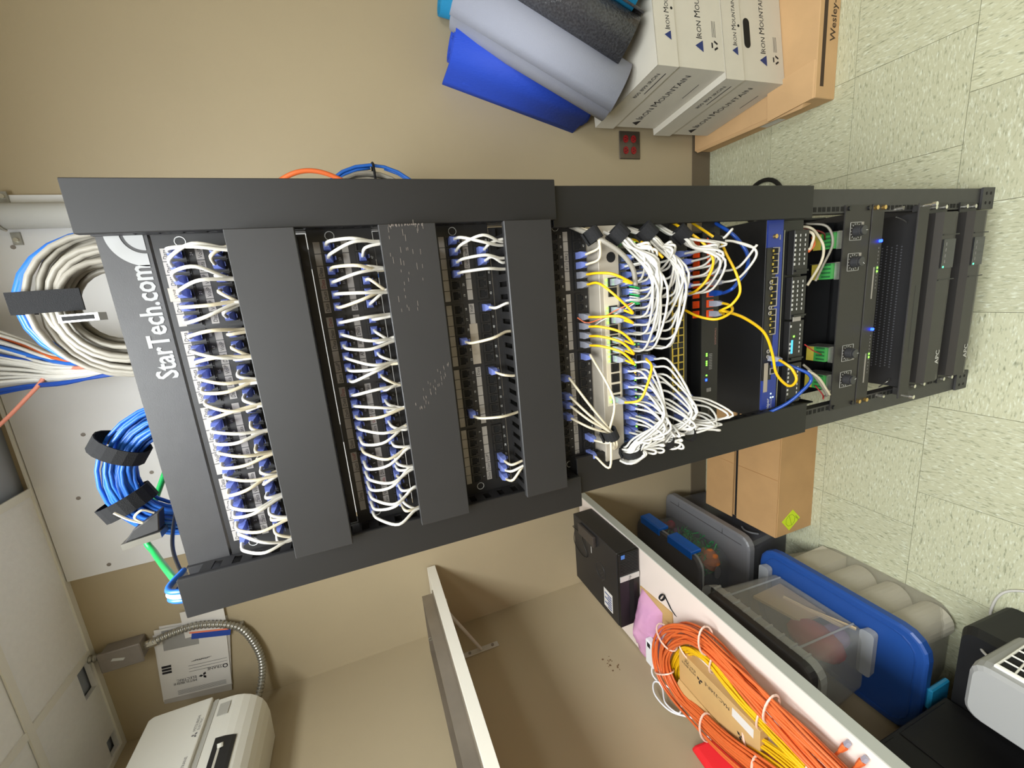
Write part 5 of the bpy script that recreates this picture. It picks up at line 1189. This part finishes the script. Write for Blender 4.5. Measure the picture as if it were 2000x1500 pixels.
# ================================================================== white heater and black case
t = thing('black_case', (-1.1, -0.45, 0), 'black carrying case on the floor under the table', 'case')
MB().loft([rect(-1.325, -0.905, -0.80, -0.155, 0.0, 0.03), rect(-1.325, -0.895, -0.80, -0.150, 0.19, 0.03), rect(-1.318, -0.905, -0.79, -0.160, 0.218, 0.03)]).build('shell', mat('case_black', (22, 22, 24), 0.6), t)
t = thing('drawer_cabinet', (-1.23, -0.42, 0), 'black drawer cabinet under the near end of the table', 'cabinet')
box(-1.332, -1.140, -0.70, -0.150, 0.224, 0.70).build('body', mat('case_black', (22, 22, 24), 0.6), t, bevel=0.003)
for z in (0.25, 0.48): box(-1.140, -1.136, -0.69, -0.160, z, z+0.205).build('drawer', mat('case_black', (22, 22, 24), 0.6), t, bevel=0.002)
t = thing('space_heater', (-0.92, -0.43, 0.219), 'white rounded space heater with a crossed grille on the black case', 'heater')
hx0, hx1, hy0, hy1, hz0, hz1 = -0.985, -0.835, -0.62, -0.252, 0.219, 0.415
MB().loft([rect(hx0, hx1, hy0, hy1, hz0, 0.03), rect(hx0-0.006, hx1+0.004, hy0, hy1+0.004, hz1-0.03, 0.032), rect(hx0, hx1+0.002, hy0, hy1+0.001, hz1-0.008, 0.032), rect(hx0+0.008, hx1-0.006, hy0+0.008, hy1-0.007, hz1, 0.028)]).build('housing', mat('heater_white', (158, 158, 156), 0.4), t, smooth=False)
box(hx1+0.004, hx1+0.006, hy0+0.03, hy1-0.035, hz0+0.03, hz1-0.028).build('grille_opening', 'void', t)
gr = MB()
for k in range(9): y = hy1-0.050-0.034*k; gr.tube([(hx1+0.009, y, hz0+0.03), (hx1+0.009, y-0.012, hz1-0.028)], 0.0022, 5)
for k in range(5): z = hz0+0.045+0.032*k; gr.tube([(hx1+0.009, hy0+0.03, z), (hx1+0.009, hy1-0.035, z)], 0.0022, 5)
gr.build('grille', 'acw', t)
MB().tube(rect(0, 0, 0, 0, 0, 0) if 0 else [(hx1+0.006, hy1-0.033, hz0+0.028), (hx1+0.006, hy1-0.033, hz1-0.026), (hx1+0.006, hy0+0.028, hz1-0.026), (hx1+0.006, hy0+0.028, hz0+0.028)], 0.006, 6, closed=True).build('grille_rim', 'acw', t)
MB().cyl((-0.96, -0.50, hz1-0.002), (-0.96, -0.50, hz1+0.012), 0.018, 18).build('dial', 'acw', t)
MB().tube(spline([(-0.93, -0.249, 0.25), (-0.935, -0.20, 0.215), (-0.955, -0.160, 0.12), (-0.975, -0.142, 0.02), (-0.942, -0.136, 0.006), (-0.888, -0.145, 0.005), (-0.851, -0.170, 0.005), (-0.820, -0.230, 0.005), (-0.78, -0.34, 0.005), (-0.70, -0.50, 0.005)]), 0.0036, 6).build('power_cord', 'cordw', t, smooth=True)

# ================================================================== cartons on the right
t = thing('cardboard_box', (1.0, 0.7, 0), 'large flat brown cardboard carton on the floor under the white file boxes', 'box')
MB().box(0.664, 1.420, 0.432, 0.972, 0.0, 0.096).build('body', 'kraftl', t, bevel=0.002)
MB().hexa([Vector(p) for p in ((0.6625, 0.470, 0.060), (0.664, 0.470, 0.060), (0.664, 0.965, 0.060), (0.6625, 0.965, 0.060), (0.650, 0.480, 0.090), (0.664, 0.470, 0.097), (0.664, 0.965, 0.097), (0.655, 0.960, 0.090))]).build('loose_flap', 'kraftl', t)
MB().hexa([Vector(p) for p in ((0.664, 0.436, 0.0962), (0.78, 0.436, 0.0962), (0.76, 0.60, 0.0962), (0.652, 0.60, 0.094), (0.664, 0.440, 0.1000), (0.78, 0.440, 0.0990), (0.76, 0.60, 0.112), (0.650, 0.60, 0.106))]).build('buckled_flap', 'kraftl', t)
MB().box(0.700, 0.960, 0.4312, 0.4320, 0.060, 0.076).build('printed_bar', mat('print_brown', (64, 48, 34), 0.7), t)
MB().text('Wesley-Allen', (0.835, 0.4312, 0.018), (1, 0, 0), (0, 0, 1), 0.036, bold=0.01).build('lettering', mat('print_brown', (64, 48, 34), 0.7), t)
MB().hexa([Vector((x, y, z)) for x in (0.6632, 0.6638) for y, z in ((0.60, 0.010), (0.68, 0.010), (0.68, 0.050), (0.60, 0.050))]).build('label', 'paper', t)
def caps(mb, o, xd, size, wide):
    o = Vector(o); xd = Vector(xd)
    for t_, k in (('I', 1.3), ('RON', 1.0), (' ', 0.5), ('M', 1.3), ('OUNTAIN', 1.0)):
        if t_ == ' ': o = o+xd*size*0.28; continue
        mb.text(t_, o, xd, (0, 0, 1), size*k, wide=wide)
        vs = text_geom(t_)[0]; o = o+xd*((max(v.x for v in vs)-min(v.x for v in vs))*size*k*wide+size*0.10)
    return mb
def filebox(corner, z0, rot, label, hole_front, txt_low):
    t = thing('file_box', (corner[0], corner[1], z0), label, 'box', 'white file boxes')
    T = Matrix.Translation(Vector((corner[0], corner[1], z0))) @ Matrix.Rotation(rot, 4, 'Z')
    def bld(mb, name, m, par, **k):
        mb.v = [T @ v for v in mb.v]; return mb.build(name, m, par, **k)
    W, D, H, LH = 0.300, 0.362, 0.279, 0.082; lo = 0.0036
    body = bld(MB().box(0.002, W-0.002, 0.002, D-0.002, 0, H-0.004), 'body', 'carton', t)
    ld = bld(MB().box(-lo, W+lo, -lo, 0.0, H-LH, H).box(-lo, W+lo, D, D+lo, H-LH, H).box(-lo, 0.0, 0, D, H-LH, H).box(W, W+lo, 0, D, H-LH, H).box(-lo, W+lo, -lo, D+lo, H-0.002, H+0.0004), 'lid', 'carton', t)
    def tri(mb, o, xd, s): 
        o = Vector(o); xd = Vector(xd); z = Vector((0, 0, 1)); mb.add([o, o+xd*s, o+xd*s*0.5+z*s*0.9], [(0, 1, 2)])
    yb, yl = 0.0014, -lo-0.0006
    # short front
    e = MB(); tri(e, (0.055, yb, 0.085 if not hole_front else 0.080), (1, 0, 0), 0.036); bld(e, 'emblem', 'emblem', body)
    p_ = caps(MB(), (0.096, yb, 0.088 if not hole_front else 0.083), (1, 0, 0), 0.027, 0.86)
    for q in range(3): p_.box(0.105, 0.155, yb-0.0003, yb, 0.030+0.006*q, 0.0312+0.006*q)
    for a in (PI/2, PI/2+2*PI/3, PI/2-2*PI/3):
        c = Vector((0.080, 0, 0.036)); d = Vector((math.cos(a), 0, math.sin(a)))*0.0115; n_ = Vector((-d.z, 0, d.x)).normalized()*0.0085
        q0 = c+d; p_.add([Vector((v.x, yb, v.z)) for v in (q0-n_+d*0.2, q0-n_*0.9-d*0.35, q0+n_*0.9-d*0.35, q0+n_+d*0.2)], [(0, 1, 2, 3)])
    bld(p_, 'lettering', 'ink', body)
    e = MB(); tri(e, (0.075, yl, H-0.062), (1, 0, 0), 0.028); bld(e, 'emblem', 'emblem', ld)
    bld(caps(MB(), (0.106, yl, H-0.060), (1, 0, 0), 0.021, 0.84), 'lettering', 'ink', ld)
    bld(MB().cyl((0.17, yl+0.0003, H-0.072), (0.17, yl, H-0.072), 0.0045, 10), 'grommet', 'void', ld)
    if hole_front:
        hp = [Vector((0.155+sx*0.034+0.014*math.cos(a), yb, 0.165+0.014*math.sin(a))) for sx, a0 in ((1, -PI/2), (-1, PI/2)) for a in [a0+PI*q/8 for q in range(9)]]
        bld(MB().prism(list(reversed(hp)), (0, -0.0004, 0)), 'hand_hole', 'void', body)
    # long left side, read from the back towards the front
    xb_, xl = 0.0014, -lo-0.0006
    e = MB(); tri(e, (xb_, D-0.020, 0.105), (0, -1, 0), 0.034); bld(e, 'emblem', 'ink', body)
    p_ = caps(MB(), (xb_, D-0.062, 0.108), (0, -1, 0), 0.034, 0.95); p_.box(xb_-0.0003, xb_, 0.075, 0.155, 0.040, 0.042)
    bld(p_, 'lettering', 'ink', body)
    p_ = MB().text('800 899 IRON', (xl, 0.165, H-0.042), (0, -1, 0), (0, 0, 1), 0.022).box(xl-0.0003, xl, 0.030, 0.140, H-0.060, H-0.057)
    bld(p_, 'lettering', 'ink', ld)
    return t
filebox((0.749, 0.540), 0.0985, math.radians(7.5), 'lower white file box with a hand hole, on the brown carton', True, 0)
filebox((0.766, 0.538), 0.3785, math.radians(7.5), 'upper white file box of the stack, under the rolled mats', False, 0)

# ---- rolled exercise mats leaning on the boxes
def roll(a, b, r, m, label, turns=3.5, tail=0.0, tail_dir=-1, thick=0.006, a_end=0.0):
    a, b = Vector(a), Vector(b); ax = (b-a).normalized()
    cd_ = (CAM-(a+b)/2); u = (cd_-ax*cd_.dot(ax)).normalized(); v = ax.cross(u)
    t = thing('exercise_mat', a, label, 'mat', 'rolled exercise mats')
    pts = []; n = int(turns*20)
    for k in range(n+1):
        f_ = k/n; an = a_end+2*PI*turns*(1-f_); rr = r*(0.18+0.82*f_)
        pts.append(u*rr*math.cos(an)+v*rr*math.sin(an))
    if tail:
        e = pts[-1]; tg = (pts[-1]-pts[-2]).normalized()
        for k in range(1, 5): pts.append(e+tg*tail*k/4-u*0.004*k)
    fs = []; vs = []
    for p in pts: vs += [a+p, b+p]
    for k in range(len(pts)-1): fs.append((2*k, 2*k+1, 2*k+3, 2*k+2))
    o = MB().add(vs, fs).build('sheet', m, t, smooth=True); s_ = o.modifiers.new('s', 'SOLIDIFY'); s_.thickness = thick; s_.offset = 0
    return t
M['matgrey'] = mat('mat_grey', (158, 162, 178), 0.75, bump=0.25, bscale=500)
M['matblack'] = mat('mat_black', (66, 66, 70), 0.22, var=0.35, scale=160, bump=0.9, bscale=150)
M['matblue'] = mat('mat_blue', (36, 76, 200), 0.7, bump=0.5, bscale=260, stretch=(1, 1, 0.2))
M['matteal'] = mat('mat_teal', (22, 132, 180), 0.7, bump=0.3, bscale=300)
roll((0.752, 0.715, 0.690), (1.040, 0.825, 1.186), 0.098, 'matgrey', 'pale grey rolled mat leaning in front of the blue one', 5.0, a_end=-0.50)
roll((0.862, 0.610, 0.705), (1.150, 0.740, 1.190), 0.078, 'matblack', 'shiny black rolled mat wrapped in plastic film', 3.5, a_end=1.2)
roll((0.975, 0.560, 0.690), (1.265, 0.680, 1.170), 0.070, 'matteal', 'teal rolled mat at the right edge of the boxes', 3.5, a_end=1.2)
roll((0.810, 0.892, 0.690), (0.950, 0.892, 1.210), 0.076, 'matblue', 'bright blue half-unrolled mat against the wall', 2.5, tail=0.085, a_end=-1.0)
roll((0.780, 0.940, 0.665), (0.880, 0.945, 1.165), 0.030, 'matblue', 'dark blue lower fold of mat beside the bright blue one', 2.0, tail=0.040, a_end=-1.2)
roll((1.010, 0.920, 0.690), (1.090, 0.925, 1.225), 0.050, 'matteal', 'teal rolled mat standing behind the grey one', 2.5, a_end=1.2)
